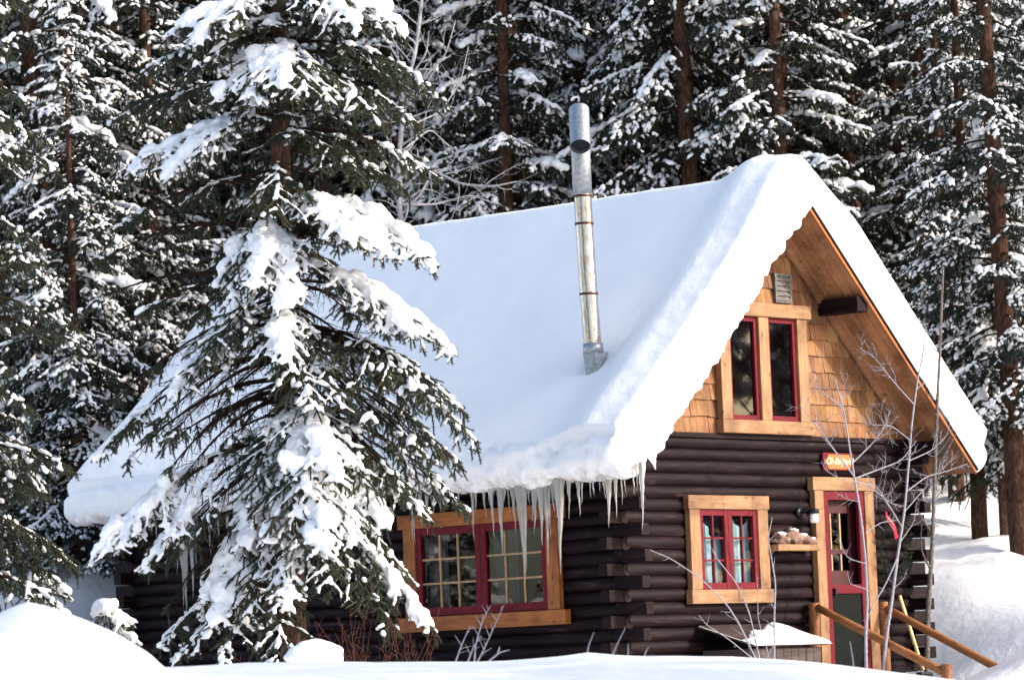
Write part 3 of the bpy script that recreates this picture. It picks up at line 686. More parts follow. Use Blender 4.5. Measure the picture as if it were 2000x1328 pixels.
_bm = bmesh.new(); bmesh.ops.create_uvsphere(_bm, u_segments=6, v_segments=4, radius=1); bmesh.ops.triangulate(_bm, faces=_bm.faces[:])
OCT_V = np.array([p.co for p in _bm.verts]); OCT_F = np.array([[q.index for q in p.verts] for p in _bm.faces]); _bm.free()
def mk_snow(B, voxel, name, parent, m):            # B rows: centre(3) direction(3) r_along r_side r_up
    B = np.asarray(B); d = B[:, 3:6].copy(); d = nrmz(d)
    side = np.cross(np.array([0, 0, 1.]), d); bad = np.linalg.norm(side, axis=1) < .1; side[bad] = (1, 0, 0); side = nrmz(side); up = np.cross(d, side)
    V = B[:, None, :3] + ICO_V[None, :, 0:1] * (d * B[:, 6:7])[:, None] + ICO_V[None, :, 1:2] * (side * B[:, 7:8])[:, None] + ICO_V[None, :, 2:3] * (up * B[:, 8:9])[:, None]
    F = (ICO_F[None] + (np.arange(len(B)) * len(ICO_V))[:, None, None]).reshape(-1, 3)
    o = mesh('tmp_snow', V.reshape(-1, 3), F, m)
    r = o.modifiers.new('r', 'REMESH'); r.mode = 'VOXEL'; r.voxel_size = voxel; r.use_smooth_shade = True
    s_ = o.modifiers.new('s', 'SMOOTH'); s_.iterations = 3; s_.factor = .5
    dg_ = bpy.context.evaluated_depsgraph_get(); me = bpy.data.meshes.new_from_object(o.evaluated_get(dg_)); me.name = name
    bpy.data.objects.remove(o); co = np.zeros(len(me.vertices) * 3, np.float32); me.vertices.foreach_get('co', co); co = co.reshape(-1, 3); nn_ = np.zeros(len(co) * 3, np.float32); me.vertices.foreach_get('normal', nn_)
    co = co + nn_.reshape(-1, 3) * (voxel * .55 * fbm(co / (voxel * 3.2), 2, 61))[:, None]; me.vertices.foreach_set('co', co.astype(np.float32).ravel()); me.polygons.foreach_set('use_smooth', np.ones(len(me.polygons), bool))
    so = bpy.data.objects.new(name, me); COL.objects.link(so); so.parent = parent; return so

_tab = np.random.default_rng(77).normal(size=(24, 24, 24))
for _ax in range(3): _tab = (_tab + np.roll(_tab, 1, _ax)) / 1.3
_tab = _tab / _tab.std() * .42
def NZ(a): return _tab[int(a[0] * 3.2) % 24, int(a[1] * 3.2) % 24, int(a[2] * 3.2) % 24]
class Spruce:
    def __init__(s, rng): s.rng = rng; s.wood = []; s.need = []; s.snow = []; s.fl = []
    def seg(s, a, b, r0, r1): s.wood.append((*a, *b, r0, r1))
    def branch(s, base, tip, arch, load, bare, sp=.075, l2k=.36, hang=.35, full=1.0, tert=True, snow_r=.036, r0=None, drape=.6, dl=1., pad=True, padk=1., sprob=.95, fleck=0.):
        """one bough: an arching limb, side sprays, hanging twigs, the snow on them"""
        rng = s.rng; base = np.asarray(base, float); tip = np.asarray(tip, float); Lb = np.linalg.norm(tip - base)
        n = max(5, int(Lb / .12)); u = np.linspace(0, 1, n)
        wob = np.cumsum(rng.normal(size=(n, 3)) * .012 * Lb / n ** .5, axis=0) * (1 - u)[:, None]
        pts = base + (tip - base) * u[:, None] + np.array([0, 0, 1.]) * (arch * 4 * u * (1 - u))[:, None] + wob
        r0 = r0 or (.008 + .010 * Lb); rad = r0 * (1 - u) + .0035
        for i in range(n - 1): s.seg(pts[i], pts[i + 1], rad[i], rad[i + 1])
        cum = np.concatenate([[0], np.cumsum(np.linalg.norm(np.diff(pts, axis=0), axis=1))]); tot = cum[-1]
        def at(q): return np.array([np.interp(q * tot, cum, pts[:, k]) for k in range(3)])
        side0 = 1 if rng.random() < .5 else -1
        for q in np.arange(.10, 1.0, sp / tot):
            q = min(1., q + rng.uniform(-.3, .3) * sp / tot); p = at(q); tg0 = nrmz(at(min(1, q + .03)) - at(max(0, q - .03)))
            lat = nrmz(np.cross(tg0, [0, 0, 1.])) * side0; side0 = -side0
            env = l2k * tot * min(1, (1.08 - q) * 1.5) * (min(1, .45 + q)) ; l2 = min(.75, env * rng.uniform(.55, 1.1) + .07)
            dead = q < bare
            if dead and rng.random() < .25: continue
            if dead: l2 *= .85
            d0 = nrmz(tg0 * .62 + lat * .80 + np.array([0, 0, -1.]) * hang * rng.uniform(.1, .9) + rng.normal(size=3) * .12)
            m_ = max(2, int(l2 / .10)); pp = [p]; d = d0
            for k in range(m_):
                d = nrmz(d + np.array([0, 0, -1.]) * hang * .28 + rng.normal(size=3) * .07); pp.append(pp[-1] + d * l2 / m_)
            has = (not dead) and rng.random() < full
            snowy = rng.random() < load * sprob
            for k in range(m_):
                s.seg(pp[k], pp[k + 1], .0045 * (1 - k / m_) + .002, .0045 * (1 - (k + 1) / m_) + .002)
                if has: s.need.append((*pp[k], *pp[k + 1])); s.dust(pp[k], pp[k + 1], fleck)
                elif dead:
                    for _ in range(rng.integers(0, 3)):
                        dd = nrmz(d + rng.normal(size=3) * .7); s.seg(pp[k + 1], pp[k + 1] + dd * rng.uniform(.05, .17), .003, .0016)
                if snowy and (has or (load > .5 and rng.random() < .4)): s.put(pp[k], pp[k + 1], snow_r * rng.uniform(.7, 1.2) * (.6 + .6 * load) * (1 - .35 * k / m_))
                if has and rng.random() < drape:
                    b0 = pp[k] + (pp[k + 1] - pp[k]) * rng.random(); d3 = nrmz(np.array([0, 0, -1.]) + d * .35 + rng.normal(size=3) * .2); b1 = b0 + d3 * rng.uniform(.08, .2) * dl; s.need.append((*b0, *((b0 + b1) / 2))); s.need.append((*((b0 + b1) / 2), *(b1 + rng.normal(size=3) * .012)))
                if has and tert:
                    for sd in (-1, 1):
                        if rng.random() > .8: continue
                        lt2 = nrmz(np.cross(d, [0, 0, 1.]) + 1e-6) * sd; d3 = nrmz(d * .7 + lt2 * .6 + np.array([0, 0, -1.]) * hang * rng.uniform(.2, 1.3) + rng.normal(size=3) * .15)
                        l3 = rng.uniform(.07, .15) * (1 - .4 * k / m_) * (.6 + min(1, l2 * 2)); b0 = pp[k] + (pp[k + 1] - pp[k]) * rng.random(); b1 = b0 + d3 * l3
                        s.need.append((*b0, *b1)); s.dust(b0, b1, fleck)
                        if snowy and rng.random() < .1 + .55 * load: s.put(b0, b1, snow_r * rng.uniform(.5, .9) * (.55 + .55 * load))
        if load > .12:
            for q in np.arange(.15, 1, .05 / tot):
                if rng.random() < load * (1.2 if q > bare * .8 else .35): p = at(q); s.put(p, at(min(1, q + .06 / tot)), (.022 + .035 * load) * rng.uniform(.7, 1.3) * (.7 if q < bare else 1))
        if load > .6 and pad:                              # deep pads over the outer half
            for q in np.arange(max(bare, .38), .97, .10 / tot):
                if rng.random() < .68:
                    p = at(q) + rng.normal(size=3) * np.array([.05, .05, .0]); d = at(min(1, q + .05)) - at(q - .05)
                    w_ = (.12 + .10 * rng.random()) * load * padk * (1 - .5 * abs(q - .68)); s.snow.append((*(p + np.array([0, 0, .045])), *d, w_ * 1.2, w_ * 1.05, w_ * rng.uniform(.5, .7)))
    def dust(s, a, b, p):
        if p and s.rng.random() < p * 2.3 * min(1, max(0.04, .5 + 1.6 * float(NZ(a)))):
            a = np.asarray(a); b = np.asarray(b); r = s.rng.uniform(.55, 1.2) * (1.7 if s.rng.random() < .07 else 1); q = s.rng.random()
            s.fl.append((*(a + (b - a) * q + np.array([0, 0, .022 * r])), *(b - a + 1e-6), .046 * r * s.rng.uniform(.7, 1.6), .030 * r, .021 * r))
    def put(s, a, b, r):
        a = np.asarray(a); b = np.asarray(b); l = np.linalg.norm(b - a); k = max(1, int(l / (r * 1.3)))
        for i in range(k):
            c = a + (b - a) * (i + .5) / k + np.array([0, 0, r * .55]) + s.rng.normal(size=3) * r * .12; s.snow.append((*c, *(b - a + 1e-6), max(r * 1.15, l / k * .8), r, r * .82))
    def build(s, root, nk, nl, nw, core, voxel, mats, far=False):
        og = np.array(root.location); W_ = np.array(s.wood); W_[:, :3] -= og; W_[:, 3:6] -= og
        V, q = mk_tubes(W_, 4 if not far else 3); mesh('branches', V, q, mats[1], root, True)
        Nn = np.array(s.need); P0, P1 = Nn[:, :3] - og, Nn[:, 3:] - og
        V, f = mk_needles(P0, P1, nk, nl, nw, s.rng)
        S = np.concatenate([P0, P1, np.full((len(P0), 1), core), np.full((len(P0), 1), core * .5)], 1); V2, q2 = mk_tubes(S, 3)
        mesh('needles', np.concatenate([V, V2]), [f, q2 + len(V)], mats[0], root)
        B = np.array(s.snow); B[:, :3] -= og; mk_snow(B, voxel, 'snow_load', root, mats[2])
        if s.fl:
            B = np.array(s.fl); B[:, :3] -= og; d = nrmz(B[:, 3:6]); sd = nrmz(np.cross([0, 0, 1.], d) + 1e-6); up = np.cross(d, sd)
            V = B[:, None, :3] + OCT_V[None, :, 0:1] * (d * B[:, 6:7])[:, None] + OCT_V[None, :, 1:2] * (sd * B[:, 7:8])[:, None] + OCT_V[None, :, 2:3] * (up * B[:, 8:9])[:, None]
            V = V * 1.0 + s.rng.normal(size=V.shape) * .0075
            mesh('snow_dusting', V.reshape(-1, 3), (OCT_F[None] + (np.arange(len(B)) * len(OCT_V))[:, None, None]).reshape(-1, 3), mats[2], root, True)['kind'] = 'stuff'
def trunk(root, pts, rad, m, k=18, wob=.03, nm='trunk'):
    og = np.array(root.location); pts = np.asarray(pts, float); n = 40; u = np.linspace(0, 1, len(pts)); uu = np.linspace(0, 1, n)
    pp = np.stack([np.interp(uu, u, pts[:, i]) for i in range(3)], -1) - og; rr = np.interp(uu, u, rad)
    return MB().tube(pp, rr, k, True, wob).build(nm, m, root, True)

# ------------------------------------------------------------------ the big spruce in front of the cabin
SD_T = 42.3
def build_hero():
    rng = np.random.default_rng(5); T = Spruce(rng)
    tp = [(576, 1330), (573, 1230), (563, 900), (555, 600), (548, 350), (545, 60), (540, -200), (536, -520)]
    b0 = P(576, 1300, SD_T)
    root = tag(empty('spruce_tree', (b0[0], b0[1], gz(b0[0], b0[1]) - .1)), 'tall snow-laden spruce standing in front of the cabin side wall', 'tree')
    trunk(root, [P(a, b_, SD_T) for a, b_ in tp], np.array([29, 25, 22.5, 21, 19, 16, 12, 3]) / 185, M['bark'], 22, .05)
    def tx(py): return np.interp(py, [x[1] for x in tp[::-1]], [x[0] for x in tp[::-1]])
    spec = [ # tip x, tip y, y on the trunk, metres nearer the camera, snow, bare share
     (790, 70, 10, .3, .95, .2), (760, 40, -40, .8, .95, .2), (700, 60, -30, 1.1, .9, .2), (868, 200, 110, .2, .45, .15), (840, 170, 90, .6, .75, .2), (820, 250, 150, .9, .2, .15), (740, 240, 140, 1.2, .25, .15), (850, 345, 260, .5, .55, .45), (790, 370, 300, -.4, .2, .3),
     (700, 350, 270, .9, .12, .25), (845, 520, 375, .6, 1., .3), (760, 500, 385, 1.1, 1., .25), (690, 480, 390, 1.3, .9, .2), (885, 690, 520, .5, 1., .35), (820, 660, 530, .9, .9, .3), (760, 650, 560, -.4, .3, .5),
     (930, 865, 650, .45, .6, .3), (900, 800, 640, .8, .6, .3), (850, 790, 650, 1.1, .45, .3), (790, 780, 670, .9, .7, .3), (900, 910, 720, -.4, .35, .4), (840, 900, 730, .7, .25, .4), (832, 1010, 810, .6, .8, .4), (915, 1000, 800, -.3, .45, .5),
     (842, 1225, 990, .5, .95, .4), (800, 1130, 950, .2, .7, .4), (770, 1230, 1000, .9, .5, .4), (745, 1030, 840, 1.0, 1., .3), (790, 960, 800, 1.0, .2, .3),
     (490, 190, 90, 1.2, .85, .2), (550, 175, 100, 1.4, .85, .2), (640, 200, 90, 1.3, .8, .2), (600, 190, 90, 1.5, .6, .2), (540, 420, 320, 1.3, .5, .3), (500, 420, 330, .9, .5, .35), (555, 600, 440, 1.3, 1., .2), (450, 590, 420, 1., .6, .25), (500, 560, 420, 1.25, 1., .2), (420, 560, 430, .6, .9, .35),
     (560, 710, 590, 1.4, .95, .3), (530, 700, 600, 1.2, .8, .3), (670, 800, 660, 1.3, .7, .3), (610, 800, 680, 1.5, .6, .3),
     (600, 960, 790, 1.5, 1., .1), (540, 1060, 800, 1.3, 1., .15), (690, 1060, 790, 1.35, 1., .15), (640, 1085, 820, 1.75, 1., .1), (470, 1070, 840, .9, 1., .3), (580, 1070, 830, 1.75, .4, .2), (500, 950, 800, 1.1, .4, .3), (720, 960, 790, 1.2, .4, .25), (660, 940, 780, 1.6, 1., .15),
     (430, 1215, 990, 1.0, 1., .25), (490, 1200, 1000, 1.3, .5, .2), (400, 1170, 960, .7, 1., .3), (560, 1190, 1020, 1.5, .85, .25), (650, 1150, 980, 1.4, .8, .4), (350, 1285, 1120, .7, .75, .25), (430, 1290, 1130, 1.0, .7, .2), (310, 1260, 1110, .4, .75, .3), (540, 1300, 1150, 1.2, .5, .2),
     (325, 75, 15, .3, .95, .25), (380, 85, 5, .9, .95, .2), (440, 60, -30, 1.1, .8, .2), (268, 150, 85, .2, .65, .3), (430, 200, 95, .8, .85, .25), (360, 150, 70, .7, .5, .25), (250, 340, 250, .4, 1., .35), (320, 350, 240, .8, .95, .3), (390, 300, 230, 1.0, .7, .3), (220, 240, 180, -.5, .4, .3),
     (240, 440, 360, -.2, .35, .8), (190, 515, 450, 0., .3, .85), (165, 600, 560, .2, .15, .9), (280, 610, 560, .6, .15, .8), (335, 775, 600, .7, 1., .35), (400, 710, 560, 1.2, .4, .3), (370, 740, 580, .9, .4, .35), (230, 775, 640, .1, .12, .9), (195, 885, 700, .4, .75, .6), (290, 850, 690, .8, .3, .8), (330, 860, 700, 1.0, .2, .85), (260, 820, 670, -.2, .08, .9),
     (300, 960, 760, .2, .1, .92), (360, 930, 780, .6, .08, .9), (185, 1085, 850, .7, 1., .55), (235, 1060, 850, .6, .95, .65), (285, 1110, 860, .9, .9, .65), (330, 1090, 890, .3, .2, .85), (360, 1030, 900, -.3, .1, .97), (330, 1180, 960, .2, .08, .97), (380, 1060, 860, 1.1, .3, .7),
     (760, 870, 760, .3, .1, .9), (700, 900, 770, .9, .12, .85), (640, 700, 620, .9, .15, .6), (700, 690, 600, .2, .12, .75), (690, 620, 560, .7, .12, .7), (660, 560, 500, .4, .1, .7), (470, 660, 600, .2, .08, .9), (430, 800, 700, .4, .08, .95), (640, 880, 760, 1.0, .1, .9), (760, 740, 640, .8, .08, .9), (820, 860, 720, .4, .08, .9), (300, 720, 620, .5, .06, .92), (250, 900, 740, .5, .05, .95), (330, 920, 760, .9, .05, .93), (700, 760, 640, 1.2, .08, .9), (440, 760, 650, 1.0, .06, .92), (720, 820, 700, 1.3, .06, .93), (450, 880, 760, .8, .08, .9), (420, 500, 440, -.3, .1, .8)]
    for tx_, ty, by, e, ld, ba in spec:
        if .28 < ld < .84: ld *= .6
        base = P(tx(by), by, SD_T); tip = P(tx_, ty, SD_T - e); Lb = np.linalg.norm(tip - base)
        T.branch(base, tip, .12 * Lb, ld, ba, .072 if ba < .7 else .045, .36 if ba < .7 else .30, .30, 1., True, .031, drape=.35, padk=.8, fleck=.07)
    for k in range(46):                            # short twiggy boughs hiding the trunk
        by = rng.uniform(-100, 1180); a = rng.uniform(PI, 2 * PI); rr_ = rng.uniform(.35, .85); base = P(tx(by), by, SD_T)
        tip = base + np.array([RH[0], RH[1], 0]) * math.cos(a) * rr_ + np.array([DH[0], DH[1], 0]) * math.sin(a) * rr_ + np.array([0, 0, rng.uniform(-.3, .08) * rr_])
        T.branch(base, tip, .06 * rr_, rng.choice([.1, .3, .7]), rng.uniform(.1, .5) if by < 450 else rng.uniform(.3, .9), .06, .42, .28, 1., True, .028, drape=.3, pad=False, fleck=.1)
    for k in range(70):                            # far side and in-between boughs
        by = rng.uniform(-420, 1080); rr_ = np.interp(by, [-420, 200, 700, 1080], [.5, 1.2, 1.7, 1.5]) * rng.uniform(.5, .95)
        a = rng.uniform(-.2, PI + .2) if by > -60 else rng.uniform(0, 2 * PI)
        base = P(tx(by), by, SD_T); tip = base + np.array([RH[0], RH[1], 0]) * math.cos(a) * rr_ + np.array([DH[0], DH[1], 0]) * math.sin(a) * rr_ + np.array([0, 0, -.28 * rr_])
        T.branch(base, tip, .1 * rr_, rng.uniform(.0, .35) if by < 500 else rng.uniform(.0, .2), rng.uniform(.2, .5) if by < 500 else .7, .09, .34, .35)
    T.build(root, 30, .032, .0078, .011, .016, (M['needle'], M['twig'], M['bough_snow']))
    return root
hero = build_hero()

# generic spruces
def spruce(rng, root, H, R, lo, tr_r, nb, load, prof=.75, sp=.085, nk=14, nl=.042, nw=.013, core=.012, voxel=.022, snow_r=.028, mats=None, bark='bark', bare=(.1, .4), far=True, lean=(0, 0), fleck=.28, drp=(.18, .5)):
    T = Spruce(rng); og = np.array(root.location)
    def ax(z): return og + np.array([lean[0] * z / H, lean[1] * z / H, z])
    trunk(root, [ax(z) for z in np.linspace(-.4, H, 9)], tr_r * np.linspace(1.1, .12, 9), M[bark], 14, .05)
    for k in range(nb):
        z = lo + (H - lo) * (k / nb) ** 1.15 + rng.uniform(-.08, .08); a = k * 2.4 + rng.normal() * .35
        rr_ = R * (1 - z / H) ** prof * rng.uniform(.6, 1.12) + .15
        if z < lo * 2: rr_ *= rng.uniform(.5, 1)
        d = np.array([math.cos(a), math.sin(a), 0]); b = ax(z); tip = b + d * rr_ + np.array([0, 0, -rr_ * rng.uniform(*drp)])
        T.branch(b, tip, rr_ * rng.uniform(.04, .12), min(1, max(0.02, rng.normal(load, .28))), rng.uniform(*bare), sp, .40, .36, .97, True, snow_r, None, .5, 1.2, k % 3 == 0, 1.0, .75, fleck)
    T.build(root, nk, nl, nw, core, voxel, mats, far)
    return root
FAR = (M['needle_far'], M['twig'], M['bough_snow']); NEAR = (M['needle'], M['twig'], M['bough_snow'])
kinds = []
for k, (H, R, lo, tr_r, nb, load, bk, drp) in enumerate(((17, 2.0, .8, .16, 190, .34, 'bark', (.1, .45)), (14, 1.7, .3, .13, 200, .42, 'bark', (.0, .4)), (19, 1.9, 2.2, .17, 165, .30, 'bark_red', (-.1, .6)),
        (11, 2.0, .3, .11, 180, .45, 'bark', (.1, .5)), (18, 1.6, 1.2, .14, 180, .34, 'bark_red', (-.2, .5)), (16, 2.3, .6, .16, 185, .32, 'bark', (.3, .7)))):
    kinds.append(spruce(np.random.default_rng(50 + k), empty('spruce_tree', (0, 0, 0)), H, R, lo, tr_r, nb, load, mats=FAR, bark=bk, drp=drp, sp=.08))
used = [False] * len(kinds)
def copy_tree(o):
    c = o.copy(); COL.objects.link(c)
    for ch in o.children:
        d = ch.copy(); COL.objects.link(d); d.parent = c
    return c
def plant(k, x, y, sc, rot, label, group=None, lean=(0, 0), dz=0):
    o = kinds[k] if not used[k] else copy_tree(kinds[k]); used[k] = True
    o.location = (x, y, gz(x, y) - .15 + dz); o.scale = (sc, sc, sc * RF.uniform(.95, 1.1)); o.rotation_euler = (lean[0], lean[1], rot)
    o['label'] = label; o['category'] = 'tree'
    if group: o['group'] = group
    return o
RF = random.Random(3)
def at_px(px, s): q = P(px, 1000, s); return q[0], q[1]
# trees one can tell apart
plant(2, *at_px(1990, 53.4), .84, 2.0, 'thick-trunked spruce at the right edge beyond the handrails', None, (.012, .02))
plant(4, *at_px(1925, 59), 1.15, 0.6, 'leaning red-barked spruce to the right of the roof', None, (-.10, -.09))
plant(2, *at_px(1690, 61), 1.0, 4.0, 'straight brown spruce trunk rising behind the roof peak')
plant(2, *at_px(1912, 54.8), .62, 1.0, 'slim dark spruce on the snowbank just right of the eave')
plant(2, *at_px(1870, 57.5), .66, 2.6, 'bare-based spruce trunk on the shaded slope behind the eave tip')
plant(3, *at_px(155, 55), .8, 2.2, 'small dark spruce at the rear corner of the cabin')
plant(4, *at_px(312, 58.5), .9, 3.3, 'reddish spruce trunk seen behind the rear end of the roof')
GL, GG = 'snow-dusted spruce crowded in the dark forest behind the cabin', 'forest spruces behind the cabin'
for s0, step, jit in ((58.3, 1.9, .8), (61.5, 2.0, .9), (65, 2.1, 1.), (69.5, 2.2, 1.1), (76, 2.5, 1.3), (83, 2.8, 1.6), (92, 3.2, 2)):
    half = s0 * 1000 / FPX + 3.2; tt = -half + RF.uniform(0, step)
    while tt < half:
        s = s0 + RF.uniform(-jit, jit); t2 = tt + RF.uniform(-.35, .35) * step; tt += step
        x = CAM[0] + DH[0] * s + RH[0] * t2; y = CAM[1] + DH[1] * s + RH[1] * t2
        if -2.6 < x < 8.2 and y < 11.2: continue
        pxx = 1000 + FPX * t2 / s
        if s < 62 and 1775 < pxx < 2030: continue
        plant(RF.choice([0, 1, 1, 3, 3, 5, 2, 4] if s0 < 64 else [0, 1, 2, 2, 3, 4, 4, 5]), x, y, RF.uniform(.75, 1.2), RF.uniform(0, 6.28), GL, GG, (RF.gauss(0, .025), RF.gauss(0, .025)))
# trees beside the camera side: they stand in the window reflections and shade the slope on the right
for x, y in ((-14, 17), (-18, 20), (-22, 26), (-16, 24), (-25, 20), (26, -29), (23, -15), (27, -22), (30, -29), (27, -14), (33, -24)):
    plant(RF.choice([0, 1, 3, 4]), x, y, RF.uniform(.9, 1.2), RF.uniform(0, 6.28), 'unseen spruce added to shade the foreground snow', 'spruces around the yard')
for x, y in ((-5.6, -30), (-1.8, -31.5), (1.8, -30)): plant(RF.choice([0, 5]), x, y, 1.4, RF.uniform(0, 6), 'unseen spruce added to shade the foreground snow', 'spruces around the yard')  # out-of-view trees added to throw shade on the foreground snow
plant(0, 19.3, -22, 1.15, 1.0, 'unseen spruce added to shade the foreground snow', 'spruces around the yard')  # out-of-view tree added to shade the snowbank on the right
plant(5, 21.0, -24, 1.2, 2.0, 'unseen spruce added to shade the foreground snow', 'spruces around the yard')  # second out-of-view tree added for shade on the same snowbank
# spruce at the left edge, near
b0 = P(-85, 1200, 44.5)
lt_ = tag(empty('spruce_tree', (b0[0], b0[1], gz(b0[0], b0[1]))), 'dense snowy spruce at the left edge in front of the forest', 'tree')
spruce(np.random.default_rng(91), lt_, 13.5, 1.62, .4, .16, 185, .20, .62, .075, 18, .032, .0085, .009, .022, .04, NEAR, 'bark', (.1, .35), False, (0, 0), .06, (.25, .6))
b0 = P(215, 1230, 47)
bt_ = tag(empty('spruce_sapling', (b0[0], b0[1], gz(b0[0], b0[1]) - .1)), 'young snow-covered spruce at the rear corner of the log wall', 'sapling')
spruce(np.random.default_rng(92), bt_, 1.35, .55, .1, .02, 34, .7, .8, .07, 16, .03, .009, .008, .02, .035, NEAR, 'bark', (.0, .2), False, (0, 0), .15)
b0 = P(95, 1200, 46)
bt2 = tag(empty('spruce_sapling', (b0[0], b0[1], gz(b0[0], b0[1]) - .1)), 'young snow-covered spruce under the left edge tree behind the mound', 'sapling')
spruce(np.random.default_rng(93), bt2, 1.9, .7, .1, .025, 44, .65, .8, .07, 16, .03, .009, .008, .02, .035, NEAR, 'bark', (.0, .2), False, (0, 0), .15)

b0 = P(1965, 1060, 54.6)
rt_ = tag(empty('spruce_tree', (b0[0], b0[1], gz(b0[0], b0[1]) - .1)), 'half-grown spruce with heavy snow pads right of the eave tip', 'tree')
spruce(np.random.default_rng(97), rt_, 6.0, 1.35, .9, .08, 80, .75, .8, .08, 16, .036, .010, .010, .022, .042, NEAR, 'bark', (.05, .25), False, (0, 0), .12)

# wreath by the door
wr = tag(empty('wreath', (4.90, -.20, 1.28)), 'evergreen wreath with red ribbon on the logs right of the door', 'wreath')
T = Spruce(np.random.default_rng(8)); og = np.array(wr.location)
for k in range(150):
    a = RN.uniform(0, 2 * PI); c = og + np.array([.21 * math.cos(a), 0, .26 * math.sin(a)]); d = nrmz(np.array([math.cos(a) + RN.normal() * .6, -.3 + RN.normal() * .3, math.sin(a) + RN.normal() * .6]))
    T.need.append((*c, *(c + d * RN.uniform(.1, .2))))
Nn = np.array(T.need); V, f = mk_needles(Nn[:, :3] - og, Nn[:, 3:] - og, 26, .04, .006, RN); mesh('sprigs', V, f, M['needle'], wr)
q0, q1 = on(1731, 1000, 1, -.36) - og, on(1752, 1050, 1, -.36) - og
rb = MB()
for k, (dx, wd) in enumerate(((0, .03), (.04, .02))):
    u = np.linspace(0, 1, 9)[:, None]; c = q0 + (q1 - q0) * u + np.array([dx, 0, 0]) * u + np.array([0, .02, 0]) * np.sin(u * 7 + k)
    w_ = np.array([wd, 0, .02]); rb.add(np.concatenate([c - w_ * (.5 + .5 * u), c + w_ * (.5 + .5 * u)]), [(i, i + 1, i + 10, i + 9) for i in range(8)])
rb.build('ribbon', M['ribbon'], wr)

# ------------------------------------------------------------------ bare frosty trees
def twiggy(root, paths, rng, m, r0, depth=3, l0=.5, up=.55, sides=5, dens=.13, curl=.35):
    og = np.array(root.location); segs = []
    def grow(p, d, ln, r, lev):
        n = max(3, int(ln / .05)); pp = [p]; bend = nrmz(rng.normal(size=3)) * curl
        for i in range(n):
            d = nrmz(d + bend * .12 + np.array([0, 0, up * .12]) + rng.normal(size=3) * .07); pp.append(pp[-1] + d * ln / n)
        sub(np.array(pp), r, lev)
    def sub(pp, r, lev, first=.3):
        n = len(pp); rr_ = r * (1 - .65 * np.linspace(0, 1, n))
        for i in range(n - 1): segs.append((*(pp[i] - og), *(pp[i + 1] - og), rr_[i] * rng.uniform(.9, 1.25), rr_[i + 1] * rng.uniform(.8, 1.1)))
        if lev <= 0: return
        tot = np.linalg.norm(np.diff(pp, axis=0), axis=1).sum()
        for q in np.arange(first, .98, dens / tot * rng.uniform(.8, 1.2)):
            i = min(n - 2, int(q * (n - 1))); tg0 = nrmz(pp[i + 1] - pp[i]); lat = nrmz(np.cross(tg0, rng.normal(size=3)))
            grow(pp[i], nrmz(tg0 * .55 + lat * .8), l0 * (.5 ** (depth - lev)) * rng.uniform(.35, 1.1) * (1.15 - .6 * q), max(.0032, rr_[i] * .52), lev - 1)
    for path, r, lev in paths:
        path = np.array(path, float); u = np.linspace(0, 1, len(path)); uu = np.linspace(0, 1, max(12, len(path) * 6))
        pp = np.stack([np.interp(uu, u, path[:, i]) for i in range(3)], -1)
        ker = np.array([1, 2, 3, 2, 1]) / 9
        for i in range(3): pp[2:-2, i] = np.convolve(pp[:, i], ker, 'valid')
        sub(pp, r * .86, lev)
    V, q = mk_tubes(np.array(segs), sides); return mesh('stems', V, q, m, root, True)
def Q(pts, y): return [on(a, b_, 1, y) for a, b_ in pts]
rng = np.random.default_rng(4)
b0 = on(1690, 1305, 1, -1.5)
o = tag(empty('aspen_sapling', (b0[0], b0[1], gz(b0[0], b0[1]))), 'frosty aspen sapling with a thin trunk right in front of the door', 'sapling')
twiggy(o, [(Q([(1692, 1330), (1690, 1240), (1694, 1180), (1690, 1090), (1680, 1000), (1668, 930), (1660, 880), (1648, 800), (1630, 740)], -1.5), .026, 0),
    (Q([(1668, 930), (1630, 880), (1605, 845), (1580, 815), (1562, 790)], -1.55), .012, 2), (Q([(1664, 905), (1700, 870), (1725, 840), (1740, 800)], -1.4), .011, 2),
    (Q([(1668, 935), (1720, 915), (1760, 900), (1790, 860)], -1.4), .012, 2), (Q([(1672, 940), (1640, 935), (1612, 918), (1604, 900)], -1.6), .007, 1),
    (Q([(1672, 940), (1700, 950), (1735, 980), (1760, 990)], -1.45), .010, 2), (Q([(1680, 980), (1655, 975), (1630, 960)], -1.6), .006, 1),
    (Q([(1690, 1100), (1655, 1090), (1636, 1050)], -1.6), .007, 1), (Q([(1655, 840), (1640, 790), (1650, 750)], -1.5), .008, 2), (Q([(1650, 800), (1600, 760), (1585, 740)], -1.5), .008, 2), (Q([(1690, 1040), (1720, 1020), (1755, 1015)], -1.4), .009, 1),
    (Q([(1692, 1150), (1660, 1140), (1655, 1115)], -1.6), .006, 1)], rng, M['frost'], .02, 2, .42, .75, 5, .08, 1.5)
b0 = on(1728, 1312, 1, -1.3)
o = tag(empty('aspen_sapling', (b0[0], b0[1], gz(b0[0], b0[1]))), 'taller frosty aspen sapling reaching across the right soffit', 'sapling')
